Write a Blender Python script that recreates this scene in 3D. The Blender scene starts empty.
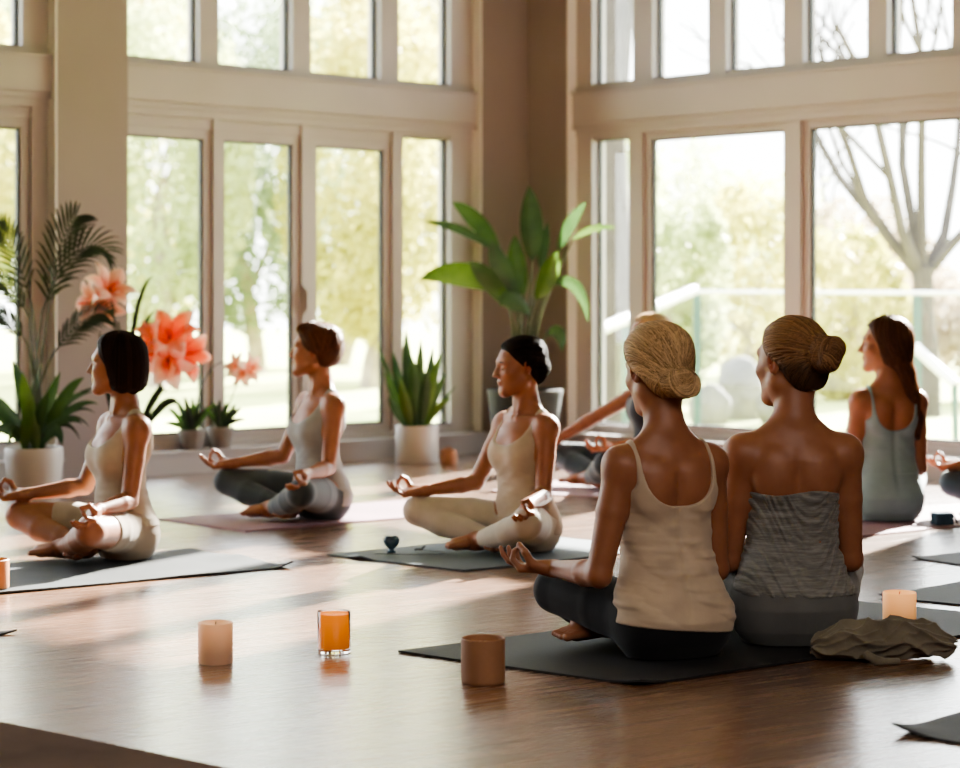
import bpy, bmesh, math, random
import numpy as np
from mathutils import Vector, Matrix

SC = bpy.context.scene
COL = SC.collection
F_PX, HZ, CAMH = 2100.0, 295.0, 0.95        # focal length in pixels, horizon row, eye height
rnd = random.Random(7)

def gp(x, y, z=0.0):
    """floor point (height z) seen at a photo pixel"""
    Y = F_PX * (CAMH - z) / (y - HZ)
    return Vector(((x - 480) * Y / F_PX, Y, z))

def at(x, y, Y):
    return Vector(((x - 480) * Y / F_PX, Y, CAMH + (HZ - y) * Y / F_PX))

# ------------------------------------------------------------------ object helpers
def tag(o, label=None, cat=None, group=None, kind=None):
    if label: o['label'] = label
    if cat: o['category'] = cat
    if group: o['group'] = group
    if kind: o['kind'] = kind
    return o

def empty(name, loc=(0, 0, 0), rz=0.0, label=None, cat=None, group=None, sc=1.0):
    o = bpy.data.objects.new(name, None)
    o.empty_display_size = 0.1
    COL.objects.link(o)
    o.location = loc
    o.rotation_euler = (0, 0, rz)
    o.scale = (sc, sc, sc)
    return tag(o, label, cat, group)

def link(name, me, mat, parent=None):
    o = bpy.data.objects.new(name, me)
    COL.objects.link(o)
    if mat is not None and len(me.materials) == 0:
        me.materials.append(mat)
    if parent is not None:
        o.parent = parent
    return o

def mesh_from(V, Q, smooth=True, col=None):
    """numpy verts + list/array of equal-length faces -> mesh"""
    V = np.asarray(V, dtype=np.float32)
    me = bpy.data.meshes.new('mesh')
    if isinstance(Q, np.ndarray):
        n, k = Q.shape
        me.vertices.add(len(V)); me.vertices.foreach_set('co', V.ravel())
        me.loops.add(n * k); me.loops.foreach_set('vertex_index', Q.astype(np.int32).ravel())
        me.polygons.add(n)
        me.polygons.foreach_set('loop_start', np.arange(0, n * k, k, dtype=np.int32))
        me.polygons.foreach_set('loop_total', np.full(n, k, dtype=np.int32))
        me.update(calc_edges=True)
    else:
        me.from_pydata(V.tolist(), [], Q)
    if smooth:
        me.polygons.foreach_set('use_smooth', np.ones(len(me.polygons), dtype=bool))
    if col is not None:
        at_ = me.color_attributes.new('Col', 'FLOAT_COLOR', 'POINT')
        c4 = np.ones((len(V), 4), dtype=np.float32); c4[:, :3] = col
        at_.data.foreach_set('color', c4.ravel())
    me.validate(clean_customdata=False)
    me.update()
    return me

class MB:
    """collects shapes into one mesh"""
    def __init__(s): s.v = []; s.f = []
    def add(s, vs, fs):
        n = len(s.v); s.v += [tuple(v) for v in vs]; s.f += [tuple(i + n for i in f) for f in fs]
    def box(s, fn, a0, a1, b0, b1, c0, c1):
        p = [fn(a, b, c) for a in (a0, a1) for b in (b0, b1) for c in (c0, c1)]
        s.add(p, [(0, 1, 3, 2), (4, 6, 7, 5), (0, 4, 5, 1), (2, 3, 7, 6), (0, 2, 6, 4), (1, 5, 7, 3)])
    def tube(s, pts, rad, n=8, cap=True):
        pts = [Vector(p) for p in pts]
        if not isinstance(rad, (list, tuple)): rad = [rad] * len(pts)
        t0 = (pts[1] - pts[0]).normalized()
        up = Vector((0, 0, 1)) if abs(t0.z) < .9 else Vector((1, 0, 0))
        a = t0.cross(up).normalized(); vs = []
        for i, p in enumerate(pts):
            t = (pts[min(i + 1, len(pts) - 1)] - pts[max(i - 1, 0)]).normalized()
            a = (a - t * a.dot(t)).normalized(); b = t.cross(a)
            for k in range(n):
                w = 2 * math.pi * k / n
                vs.append(p + (a * math.cos(w) + b * math.sin(w)) * rad[i])
        fs = [(i * n + k, i * n + (k + 1) % n, (i + 1) * n + (k + 1) % n, (i + 1) * n + k)
              for i in range(len(pts) - 1) for k in range(n)]
        if cap:
            fs += [tuple(range(n))[::-1], tuple((len(pts) - 1) * n + k for k in range(n))]
        s.add(vs, fs)
    def lathe(s, prof, c=(0, 0, 0), n=40):
        vs = []; m = len(prof)
        for r, z in prof:
            for k in range(n):
                w = 2 * math.pi * k / n
                vs.append((c[0] + r * math.cos(w), c[1] + r * math.sin(w), c[2] + z))
        fs = [(i * n + k, i * n + (k + 1) % n, (i + 1) * n + (k + 1) % n, (i + 1) * n + k)
              for i in range(m - 1) for k in range(n)]
        fs += [tuple(range(n))[::-1], tuple((m - 1) * n + k for k in range(n))]
        s.add(vs, fs)
    def blade(s, path, wid, side, fold=.15, n=5):
        """leaf strip along path; wid per point; side = vector across the blade"""
        pts = [Vector(p) for p in path]; vs = []
        side = Vector(side).normalized()
        for i, p in enumerate(pts):
            t = (pts[min(i + 1, len(pts) - 1)] - pts[max(i - 1, 0)]).normalized()
            sd = (side - t * side.dot(t)).normalized(); nn = t.cross(sd)
            for k in range(n):
                u = 2 * k / (n - 1) - 1
                vs.append(p + sd * (u * wid[i]) + nn * (fold * abs(u) * wid[i]))
        fs = [(i * n + k, i * n + k + 1, (i + 1) * n + k + 1, (i + 1) * n + k)
              for i in range(len(pts) - 1) for k in range(n - 1)]
        s.add(vs, fs)
    def build(s, name, mat, parent=None, smooth=False, bevel=0.0):
        me = bpy.data.meshes.new(name)
        me.from_pydata([tuple(v) for v in s.v], [], s.f)
        bm = bmesh.new(); bm.from_mesh(me)
        bmesh.ops.recalc_face_normals(bm, faces=bm.faces) if bevel >= 0 else None
        if bevel > 0:
            bmesh.ops.bevel(bm, geom=list(bm.edges), offset=bevel, segments=2, profile=.6, affect='EDGES', clamp_overlap=True)
        bm.to_mesh(me); bm.free()
        if smooth:
            me.polygons.foreach_set('use_smooth', np.ones(len(me.polygons), dtype=bool))
        me.update()
        o = link(name, me, mat, parent)
        if smooth:
            try: me.set_sharp_from_angle(angle=math.radians(42))
            except Exception: pass
        return o

def bez(p0, p1, p2, p3, n=12):
    p0, p1, p2, p3 = map(Vector, (p0, p1, p2, p3)); out = []
    for i in range(n):
        t = i / (n - 1); u = 1 - t
        out.append(p0 * u**3 + p1 * (3 * u * u * t) + p2 * (3 * u * t * t) + p3 * t**3)
    return out

# ------------------------------------------------------------------ materials
class NT:
    def __init__(s, name):
        s.m = bpy.data.materials.new(name); s.m.use_nodes = True
        s.t = s.m.node_tree; s.t.nodes.clear()
        s.out = s.n('ShaderNodeOutputMaterial')
    def n(s, typ, **kw):
        nd = s.t.nodes.new(typ)
        for k, v in kw.items():
            if k.startswith('i_'): nd.inputs[k[2:].replace('_', ' ')].default_value = v
            else: setattr(nd, k, v)
        return nd
    def l(s, a, b): s.t.links.new(a, b)
    def coord(s, scale=(1, 1, 1), rot=(0, 0, 0), kind='Object'):
        c = s.n('ShaderNodeTexCoord'); m = s.n('ShaderNodeMapping')
        m.inputs['Scale'].default_value = scale; m.inputs['Rotation'].default_value = rot
        s.l(c.outputs[kind], m.inputs['Vector']); return m.outputs['Vector']
    def noise(s, vec, scale, detail=3, rough=.5, dist=0):
        nd = s.n('ShaderNodeTexNoise'); nd.inputs['Scale'].default_value = scale
        nd.inputs['Detail'].default_value = detail; nd.inputs['Roughness'].default_value = rough
        nd.inputs['Distortion'].default_value = dist
        s.l(vec, nd.inputs['Vector']); return nd.outputs['Fac']
    def ramp(s, fac, stops):
        r = s.n('ShaderNodeValToRGB'); e = r.color_ramp.elements
        while len(e) < len(stops): e.new(.5)
        for k, (p, c) in enumerate(stops):
            e[k].position = p; e[k].color = (*c, 1) if len(c) == 3 else c
        s.l(fac, r.inputs['Fac']); return r.outputs['Color']
    def bump(s, h, strength=.3, dist=.01):
        b = s.n('ShaderNodeBump'); b.inputs['Strength'].default_value = strength
        b.inputs['Distance'].default_value = dist; s.l(h, b.inputs['Height']); return b.outputs['Normal']

def c3(c, f): return tuple(min(1, x * f) for x in c)

def mat_basic(name, col, rough=.5, var=.12, scale=8, bump=0, bscale=60, spec=.5, sheen=0, bvec=(1, 1, 1), metallic=0):
    t = NT(name); p = t.n('ShaderNodeBsdfPrincipled')
    v = t.coord(bvec)
    t.l(t.ramp(t.noise(v, scale), [(.3, c3(col, 1 - var)), (.7, c3(col, 1 + var))]), p.inputs['Base Color'])
    p.inputs['Roughness'].default_value = rough
    p.inputs['Specular IOR Level'].default_value = spec
    p.inputs['Metallic'].default_value = metallic
    if sheen: p.inputs['Sheen Weight'].default_value = sheen
    if bump: t.l(t.bump(t.noise(v, bscale, 4), bump, .004), p.inputs['Normal'])
    t.l(p.outputs[0], t.out.inputs['Surface']); return t.m

def mat_leaf(name, col, col2, trans=.35, scale=6, rough=.45):
    t = NT(name); v = t.coord()
    c = t.ramp(t.noise(v, scale, 2), [(.3, col), (.7, col2)])
    p = t.n('ShaderNodeBsdfPrincipled'); p.inputs['Roughness'].default_value = rough
    t.l(c, p.inputs['Base Color'])
    tr = t.n('ShaderNodeBsdfTranslucent'); t.l(c, tr.inputs['Color'])
    mx = t.n('ShaderNodeMixShader'); mx.inputs['Fac'].default_value = trans
    t.l(p.outputs[0], mx.inputs[1]); t.l(tr.outputs[0], mx.inputs[2])
    t.l(mx.outputs[0], t.out.inputs['Surface']); return t.m

def mat_skin():
    t = NT('skin'); p = t.n('ShaderNodeBsdfPrincipled')
    a = t.n('ShaderNodeVertexColor', layer_name='Col')
    v = t.coord()
    m = t.n('ShaderNodeMix', data_type='RGBA', blend_type='MULTIPLY'); m.inputs['Factor'].default_value = 1
    t.l(a.outputs['Color'], m.inputs['A'])
    t.l(t.ramp(t.noise(v, 22, 4), [(.3, (.88, .86, .85)), (.7, (1, 1, 1))]), m.inputs['B'])
    t.l(m.outputs['Result'], p.inputs['Base Color'])
    p.inputs['Roughness'].default_value = .47
    p.inputs['Specular IOR Level'].default_value = .42
    p.inputs['Subsurface Weight'].default_value = .12
    p.inputs['Subsurface Radius'].default_value = (.02, .008, .004)
    p.inputs['Subsurface Scale'].default_value = .6
    t.l(t.bump(t.noise(v, 260, 3), .06, .003), p.inputs['Normal'])
    t.l(p.outputs[0], t.out.inputs['Surface']); return t.m

def mat_hair(name, col, spec=.2, rough=.5):
    t = NT(name); p = t.n('ShaderNodeBsdfPrincipled')
    a = t.n('ShaderNodeVertexColor', layer_name='Col')
    m = t.n('ShaderNodeMix', data_type='RGBA', blend_type='MULTIPLY'); m.inputs['Factor'].default_value = 1
    m.inputs['A'].default_value = (*col, 1)
    t.l(a.outputs['Color'], m.inputs['B'])
    t.l(m.outputs['Result'], p.inputs['Base Color'])
    p.inputs['Roughness'].default_value = rough
    p.inputs['Specular IOR Level'].default_value = spec
    t.l(p.outputs[0], t.out.inputs['Surface']); return t.m

def mat_fabric(name, col, rough=.85, weave=900, bump=.15, sheen=.25, var=.08, col2=None, streak=None):
    t = NT(name); p = t.n('ShaderNodeBsdfPrincipled'); v = t.coord()
    if streak:
        c = t.ramp(t.noise(t.coord(streak), 9, 5, .65, .6), [(.38, col), (.62, col2)])
    else:
        c = t.ramp(t.noise(v, 14), [(.3, c3(col, 1 - var)), (.7, c3(col, 1 + var))])
    t.l(c, p.inputs['Base Color'])
    p.inputs['Roughness'].default_value = rough; p.inputs['Sheen Weight'].default_value = sheen
    p.inputs['Specular IOR Level'].default_value = .25
    t.l(t.bump(t.noise(v, weave / 4, 2), bump, .002), p.inputs['Normal'])
    t.l(p.outputs[0], t.out.inputs['Surface']); return t.m
# ------------------------------------------------------------------ implicit surfaces
def smin(a, b, k):
    if k <= 0: return np.minimum(a, b)
    h = np.maximum(k - np.abs(a - b), 0) / k
    return np.minimum(a, b) - h * h * k * .25

def smax(a, b, k): return -smin(-a, -b, k)

def f_rcone(a, b, r1, r2):
    a = np.array(a, float); b = np.array(b, float)
    ba = b - a; L2 = max(ba @ ba, 1e-9)
    def f(X, Y, Z):
        px, py, pz = X - a[0], Y - a[1], Z - a[2]
        t = np.clip((px * ba[0] + py * ba[1] + pz * ba[2]) / L2, 0, 1)
        return np.sqrt((px - t * ba[0])**2 + (py - t * ba[1])**2 + (pz - t * ba[2])**2) - (r1 + (r2 - r1) * t)
    m = max(r1, r2)
    return f, np.minimum(a, b) - m, np.maximum(a, b) + m

def f_ell(c, r, R=None):
    c = np.array(c, float); r = np.array(r, float)
    R = np.eye(3) if R is None else np.array(R, float)      # columns = axes
    def f(X, Y, Z):
        px, py, pz = X - c[0], Y - c[1], Z - c[2]
        u = [(px * R[0, i] + py * R[1, i] + pz * R[2, i]) for i in range(3)]
        k0 = np.sqrt(sum((u[i] / r[i])**2 for i in range(3)))
        k1 = np.sqrt(sum((u[i] / r[i]**2)**2 for i in range(3))) + 1e-9
        return k0 * (k0 - 1) / k1
    m = np.sqrt(((R * r)**2).sum(1))
    return f, c - m, c + m

class Field:
    def __init__(s, lo, hi, h):
        s.lo = np.array(lo, float); s.h = h
        s.n = np.ceil((np.array(hi) - s.lo) / h).astype(int) + 1
        s.F = np.full(tuple(s.n), .2, dtype=np.float32); s.pad = 0
    def sub(s, lo, hi, m):
        i0 = np.clip(np.floor((np.array(lo) - m - s.lo) / s.h).astype(int), 0, s.n)
        i1 = np.clip(np.ceil((np.array(hi) + m - s.lo) / s.h).astype(int) + 1, 0, s.n)
        if (i1 <= i0).any(): return None
        ax = [(s.lo[i] + s.h * np.arange(i0[i], i1[i])).astype(np.float32) for i in range(3)]
        return tuple(slice(a, b) for a, b in zip(i0, i1)), (ax[0][:, None, None], ax[1][None, :, None], ax[2][None, None, :])
    def add(s, prim, k=.01, off=0., clip=None):
        f, lo, hi = prim
        r = s.sub(lo, hi, k + off + 3 * s.h + s.pad)
        if r is None: return
        sl, P = r
        d = f(*P) - off
        if clip is not None: d = np.maximum(d, clip(*P))
        s.F[sl] = smin(s.F[sl], d.astype(np.float32), k)
    def cut(s, prim, k=.01):
        f, lo, hi = prim
        r = s.sub(lo, hi, k + 3 * s.h)
        if r is None: return
        sl, P = r
        s.F[sl] = smax(s.F[sl], -f(*P).astype(np.float32), k)
    def all(s):
        return s.sub(s.lo, s.lo + s.h * s.n, 0)[1]
    def isect(s, fn, k=0):
        d = fn(*s.all()).astype(np.float32)
        s.F = smax(s.F, d, k) if k else np.maximum(s.F, d)
    def disp(s, fn, band=.05):
        s.F -= fn(*s.all()).astype(np.float32)
    def mesh(s, relax=1):
        V, Q = snet(s.F, s.lo, s.h)
        for _ in range(relax): V = laplace(V, Q)
        return V, Q
    def sample(s, P):
        g = (P - s.lo) / s.h
        i = np.clip(np.floor(g).astype(int), 0, s.n - 2); t = np.clip(g - i, 0, 1)
        out = 0
        for dx in (0, 1):
            for dy in (0, 1):
                for dz in (0, 1):
                    w = (t[:, 0] if dx else 1 - t[:, 0]) * (t[:, 1] if dy else 1 - t[:, 1]) * (t[:, 2] if dz else 1 - t[:, 2])
                    out = out + w * s.F[i[:, 0] + dx, i[:, 1] + dy, i[:, 2] + dz]
        return out
    def project(s, P, off, it=6):
        P = P.copy(); e = s.h
        for _ in range(it):
            g = np.stack([s.sample(P + np.eye(3)[k] * e) - s.sample(P - np.eye(3)[k] * e) for k in range(3)], 1) / (2 * e)
            d = s.sample(P) - off
            n2 = np.maximum((g * g).sum(1), .05)
            step = np.clip(d / n2, -.02, .02)
            P -= g * step[:, None]
        return P

def laplace(V, Q):
    n = len(V); acc = np.zeros((n, 3)); cnt = np.zeros(n)
    for a, b in ((0, 1), (1, 2), (2, 3), (3, 0)):
        for i, j in ((Q[:, a], Q[:, b]), (Q[:, b], Q[:, a])):
            for k in range(3): acc[:, k] += np.bincount(i, V[j, k], n)
            cnt += np.bincount(i, minlength=n)
    return V * .5 + .5 * acc / np.maximum(cnt, 1)[:, None]

def snet(F, lo, h):
    S = F < 0
    c = np.zeros(tuple(np.array(F.shape) - 1), np.int8)
    O = [(i, j, k) for i in (0, 1) for j in (0, 1) for k in (0, 1)]
    for i, j, k in O:
        c += S[i:S.shape[0] - 1 + i, j:S.shape[1] - 1 + j, k:S.shape[2] - 1 + k]
    act = (c > 0) & (c < 8)
    I = np.argwhere(act)
    idm = np.full(c.shape, -1, np.int32); idm[act] = np.arange(len(I), dtype=np.int32)
    val = {o: F[I[:, 0] + o[0], I[:, 1] + o[1], I[:, 2] + o[2]] for o in O}
    acc = np.zeros((len(I), 3)); cnt = np.zeros(len(I))
    for a in O:
        for ax in range(3):
            if a[ax]: continue
            b = list(a); b[ax] = 1; b = tuple(b)
            fa, fb = val[a], val[b]
            x = (fa < 0) != (fb < 0)
            t = np.where(x, fa / np.where(fa == fb, 1, fa - fb), 0)
            for k in range(3):
                acc[:, k] += np.where(x, a[k] + (t if k == ax else 0), 0)
            cnt += x
    V = lo + h * (I + acc / np.maximum(cnt, 1)[:, None])
    Qs = []
    for ax in range(3):
        u, w = (ax + 1) % 3, (ax + 2) % 3
        sa = [slice(None)] * 3; sb = [slice(None)] * 3
        sa[ax] = slice(0, -1); sb[ax] = slice(1, None)
        for d in (u, w): sa[d] = slice(1, -1); sb[d] = slice(1, -1)
        A = S[tuple(sa)]; B = S[tuple(sb)]
        E = np.argwhere(A != B)
        if not len(E): continue
        fl = A[E[:, 0], E[:, 1], E[:, 2]]
        E[:, u] += 1; E[:, w] += 1
        def cell(du, dw):
            e = E.copy(); e[:, u] -= du; e[:, w] -= dw
            return idm[e[:, 0], e[:, 1], e[:, 2]]
        q = np.stack([cell(1, 1), cell(0, 1), cell(0, 0), cell(1, 0)], 1)
        q[~fl] = q[~fl][:, ::-1]
        Qs.append(q)
    Q = np.concatenate(Qs); Q = Q[(Q >= 0).all(1)]
    return V, Q

def vnoise(X, Y, Z, seed=0):
    """smooth pseudo-noise from rotated sines, about -1..1"""
    r = np.random.RandomState(seed); out = 0
    for i in range(5):
        a = r.normal(size=3); a *= (.7 + .5 * i) / np.linalg.norm(a); ph = r.uniform(0, 6.28, 2)
        out = out + np.sin(X * a[0] + Y * a[1] + Z * a[2] + ph[0] + 1.3 * np.sin(X * a[2] + Y * a[0] + Z * a[1] + ph[1])) / (1.5 + .4 * i)
    return out / 2.2
# ------------------------------------------------------------------ seated figures (local frame: +Y faces forward, +X = the figure's right)
TZ = [-.02, .0, .04, .10, .16, .22, .27, .32, .38, .44, .49, .525, .555, .585, .62, .68, .72]
TA = [.105, .135, .166, .178, .163, .136, .121, .123, .134, .142, .136, .110, .076, .050, .0425, .042, .041]
TB = [.065, .084, .112, .126, .116, .098, .087, .088, .094, .098, .089, .070, .054, .044, .042, .043, .042]
TY = [-.01, -.012, -.015, -.02, -.015, -.006, .0, .004, .006, .003, -.006, -.016, -.022, -.022, -.014, .0, .004]

def rotz(a):
    c, s = math.cos(a), math.sin(a); return np.array([[c, -s, 0], [s, c, 0], [0, 0, 1.]])
def rotx(a):
    c, s = math.cos(a), math.sin(a); return np.array([[1, 0, 0], [0, c, -s], [0, s, c]])
def roty(a):
    c, s = math.cos(a), math.sin(a); return np.array([[c, 0, s], [0, 1, 0], [-s, 0, c]])
def unit(v):
    v = np.array(v, float); return v / np.linalg.norm(v)

def ik(a, b, l1, l2, pole):
    a = np.array(a, float); b = np.array(b, float); d = b - a; L = np.linalg.norm(d)
    if L > (l1 + l2) * .995:
        return a + d * l1 / (l1 + l2)
    u = d / L; x = (l1 * l1 - l2 * l2 + L * L) / (2 * L); y = math.sqrt(max(l1 * l1 - x * x, 1e-6))
    p = np.array(pole, float); p = unit(p - u * (p @ u))
    return a + u * x + p * y

class Body:
    def __init__(s, hip=1, waist=1, chest=1, shoulder=1, bust=1, head_yaw=0, head_pitch=0, head_roll=0,
                 hands=None, knees=None, feet=None, poles=None, neck=1, head_dy=0.0, curls='mudra', hscale=1.0, lean=(0, 0), arm=1.0):
        s.lean_ = lean; s.armk = arm
        s.hip, s.waist, s.chest, s.sh, s.bust, s.neck = hip, waist, chest, shoulder, bust, neck
        s.P = []            # (part, prim, k, clip)
        zz = np.array(TZ); w = np.ones(len(zz))
        w = np.interp(zz, [0, .14, .25, .30, .40, .50, .56, .6], [hip, hip, waist, waist, chest, shoulder, (shoulder + neck) / 2, neck])
        s.ta = np.array(TA) * w; s.tb = np.array(TB) * np.interp(zz, [0, .14, .27, .4, .6], [hip**.5, hip**.5, waist**.6, chest**.6, neck])
        s.torso()
        s.legs(knees, feet)
        s.arms(hands, poles, curls)
        s.hc = np.array([0, .018 + head_dy, .748]); s.hs = hscale
        s.R = rotz(math.radians(head_yaw)) @ rotx(math.radians(head_pitch)) @ roty(math.radians(head_roll))
        s.head()
    def lean(s, V):
        V = np.array(V, float); k = np.maximum(V[:, 2] - .12, 0)
        V[:, 0] += s.lean_[0] * k; V[:, 1] += s.lean_[1] * k
        return V
    def add(s, part, prim, k=.02, clip=None): s.P.append((part, prim, k, clip))
    def torso_prim(s):
        ta, tb = s.ta, s.tb
        def f(X, Y, Z):
            a = np.interp(Z, TZ, ta).astype(np.float32); b = np.interp(Z, TZ, tb).astype(np.float32); y = Y - np.interp(Z, TZ, TY).astype(np.float32)
            k0 = np.sqrt((X / a)**2 + (y / b)**2); k1 = np.sqrt((X / a**2)**2 + (y / b**2)**2) + 1e-6
            d = k0 * (k0 - 1) / k1
            # spine furrow and the dip between the shoulder blades
            d = d + .007 * np.exp(-(X / .014)**2) * (y < 0) * np.interp(Z, [.1, .18, .45, .55], [0, 1, 1, 0])
            return np.maximum(d, Z - .71)
        m = max(ta)
        return f, np.array([-m, -.16, -.02]), np.array([m, .13, .72])
    def torso(s):
        A = s.add
        A('torso', s.torso_prim(), .01)
        for sx in (-1, 1):
            A('torso', f_ell((sx * .062 * s.chest, .068, .392), (.058 * s.bust, .048 * s.bust, .056 * s.bust)), .045)
            A('torso', f_ell((sx * .082 * s.hip, -.030, .092), (.092 * s.hip, .098 * s.hip, .094)), .03)
            A('torso', f_ell((sx * .078 * s.sh, -.068, .452), (.046, .026, .066), rotz(sx * .3)), .03)
            A('torso', f_rcone((sx * .014, -.026, .600), (sx * .125 * s.sh, -.018, .512), .029 * s.neck, .034), .035)
            A('neckm', f_rcone((sx * .012, .030, .565), (sx * .045, -.012, .69), .011, .014), .015)      # neck muscle
            A('neckm', f_rcone((sx * .014, .044, .540), (sx * .125 * s.sh, .004, .535), .008, .008), .018)      # collar bone
    def legs(s, knees, feet):
        A = s.add
        knees = knees or {}
        feet = feet or {}
        s.kn = {}; s.ankcut = {}
        for sx in (-1, 1):
            K = np.array(knees.get(sx, (sx * .335, .285, .150)), float); s.kn[sx] = K
            Hh = np.array([sx * .095 * s.hip, .015, .105])
            fr = 1 if sx == -1 else 0          # left shin crosses in front
            an, toe = feet.get(sx, (((-sx) * .035, .31 if fr else .215, .052), ((-sx) * .15, .42 if fr else .31, .034)))
            an = np.array(an, float); toe = np.array(toe, float)
            mid = Hh + (K - Hh) * .4 + np.array([0, 0, .004])
            A('leg', f_rcone(Hh, mid, .090 * s.hip, .080 * s.hip**.5), .03)
            A('leg', f_rcone(mid, K, .080 * s.hip**.5, .055), .004)
            sh = an - K; u = unit(sh); L = np.linalg.norm(sh)
            low = np.array([0, 0, -.010])
            c1 = K + sh * .32 + low; c2 = K + sh * .62 + low * .6
            n = u; pt = K + sh * .84
            clip = (lambda n, pt: (lambda X, Y, Z: (X - pt[0]) * n[0] + (Y - pt[1]) * n[1] + (Z - pt[2]) * n[2]))(n, pt)
            s.ankcut[sx] = clip
            A('shin', f_rcone(K, c1, .051, .053), .018)
            A('shin', f_rcone(c1, c2, .053, .042), .006)
            A('shin', f_rcone(c2, an, .042, .029), .006, ('cut', clip))
            # foot
            fd = unit(toe - an); side = unit(np.cross(fd, (0, 0, 1)))
            heel = an - fd * .040 + np.array([0, 0, -.012]); heel[2] = max(heel[2], .030)
            ball = an + (toe - an) * .66
            A('foot', f_rcone(heel, an, .028, .031), .02)
            A('foot', f_rcone(an, ball, .032, .026), .025)
            for j in range(5):
                off = (j - 2) * .0165
                b = ball + side * off * .9
                e = toe + side * off * 1.05 - fd * (.006 * abs(j - (1 if True else 0)))
                b[2] = max(b[2], .024); e[2] = max(e[2], .016)
                A('foot', f_rcone(b - fd * .03, b + (e - b) * .45, .017, .0115), .012)
                A('foot', f_rcone(b + (e - b) * .45, e, .0105, .0085 if j else .0115), .004)
    def arms(s, hands, poles, curls):
        hands = hands or {}; poles = poles or {}
        s.el = {}
        for sx in (-1, 1):
            K = s.kn[sx]
            hd = hands.get(sx, {})
            W = np.array(hd.get('wrist', K + np.array([-sx * .02, -.015, .083])), float)
            d = unit(hd.get('dir', (sx * .55, .80, -.06)))
            n = unit(hd.get('palm', (-sx * .15, .1, 1)))
            n = unit(n - d * (n @ d))
            S = np.array([sx * .150 * s.sh, -.014, .502])
            E = ik(S, W, .290 * s.armk, .245 * s.armk, poles.get(sx, (sx * .16, -.5, -.85))); s.el[sx] = E
            A = s.add
            A('arm', f_ell(S, (.049, .050, .052)), .035)
            m = S + (E - S) * .42
            A('arm', f_rcone(S, m, .044, .041), .025)
            A('arm', f_rcone(m, E, .041, .0325), .006)
            q = E + (W - E) * .28
            A('arm', f_rcone(E, q, .0325, .0355), .012)
            A('arm', f_rcone(q, W, .0355, .0215), .006)
            s.hand(sx, W, d, n, hd.get('curl', curls))
    def hand(s, sx, W, d, n, style):
        A = s.add
        t = np.cross(d, n) * sx                     # towards the thumb
        offs = (.0275, .0095, -.0085, -.0255)
        A('hand', f_rcone(W - d * .01, W + d * .02, .0215, .019), .015)
        base = []
        for i, o in enumerate(offs):
            a = W + d * .014 + t * o * .45; b = W + d * (.088 - .004 * abs(i - 1)) + t * o - n * (.002 + .003 * abs(i - 1.3))
            base.append(b)
            A('hand', f_rcone(a, b, .0145, .0105), .012)
        A('hand', f_rcone(W + t * .014 + d * .02 + n * .004, W + t * .034 + d * .052 + n * .010, .0165, .0125), .012)
        A('hand', f_rcone(W - t * .018 + d * .02 + n * .004, W - t * .024 + d * .060 + n * .004, .014, .012), .012)
        L = (.071, .079, .073, .058)
        cur = {'mudra': ((48, 52, 38), (22, 26, 18), (28, 28, 20), (34, 30, 22)),
               'rest': ((30, 34, 20), (34, 36, 22), (38, 38, 24), (42, 38, 26))}[style]
        tip0 = None
        for i in range(4):
            p = base[i]; ang = 0; r = .0088 if i < 3 else .0076
            fan = (.16, .04, -.07, -.20)[i]
            for j, fr in enumerate((.46, .30, .24)):
                ang += math.radians(cur[i][j])
                dd = unit(d + t * fan); v = dd * math.cos(ang) + n * math.sin(ang)
                q = p + v * L[i] * fr
                r2 = r * .90
                A('finger', f_rcone(p, q, r, r2), .0035 if j else .007)
                p, r = q, r2
            if i == 0: tip0 = p
        tb = W + t * .034 + d * .050 + n * .010
        tipt = tip0 - d * .002 + n * .008 + t * .004 if style == 'mudra' else tb + d * .045 + n * .022
        tm = tb + (tipt - tb) * .5 + t * .014 - d * .002 + n * .006
        A('finger', f_rcone(tb, tm, .0118, .0102), .008)
        A('finger', f_rcone(tm, tipt, .0102, .0080), .004)
    # head frame: origin between the ears, +Y forward
    def H(s, p): return s.hc + s.R @ (np.array(p, float) * s.hs)
    def hell(s, c, r, R=None):
        return f_ell(s.H(c), np.array(r) * s.hs, s.R @ (np.eye(3) if R is None else R))
    def hcone(s, a, b, r1, r2): return f_rcone(s.H(a), s.H(b), r1 * s.hs, r2 * s.hs)
    def head(s):
        A = lambda prim, k: s.add('head', prim, k)
        A(s.hell((0, -.012, .028), (.073, .094, .083)), .02)
        A(s.hell((0, .030, -.020), (.060, .060, .082)), .03)
        A(s.hell((0, .052, -.055), (.042, .036, .046)), .025)
        A(s.hell((0, .074, -.099), (.020, .017, .016)), .025)                   # chin
        for sx in (-1, 1):
            A(s.hcone((sx * .052, .0, -.058), (sx * .016, .070, -.098), .018, .014), .03)   # jaw
            A(s.hell((sx * .040, .060, -.024), (.022, .020, .018)), .025)       # cheek
            A(s.hcone((sx * .010, .084, .026), (sx * .046, .068, .026), .008, .008), .018)   # brow
        A(s.hcone((0, .086, .012), (0, .1085, -.028), .0075, .0095), .012)       # nose
        for sx in (-1, 1):
            A(s.hell((sx * .0105, .097, -.0325), (.0078, .0095, .0065)), .006)
            # ear
            Re = rotz(-sx * .45) @ rotx(-.2)
            A(s.hell((sx * .076, -.010, -.006), (.0065, .0175, .030), Re), .006)
        A(s.hell((0, .0900, -.0560), (.021, .0095, .0058)), .005)
        A(s.hell((0, .0885, -.0665), (.018, .0095, .0066)), .004)
        s.hcuts = [(s.hell((sx * .031, .098, -.001), (.017, .016, .010)), .016) for sx in (-1, 1)]
        s.hcuts += [(s.hell((sx * .081, -.006, -.004), (.005, .010, .019), rotz(-sx * .45) @ rotx(-.2)), .004) for sx in (-1, 1)]
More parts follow.
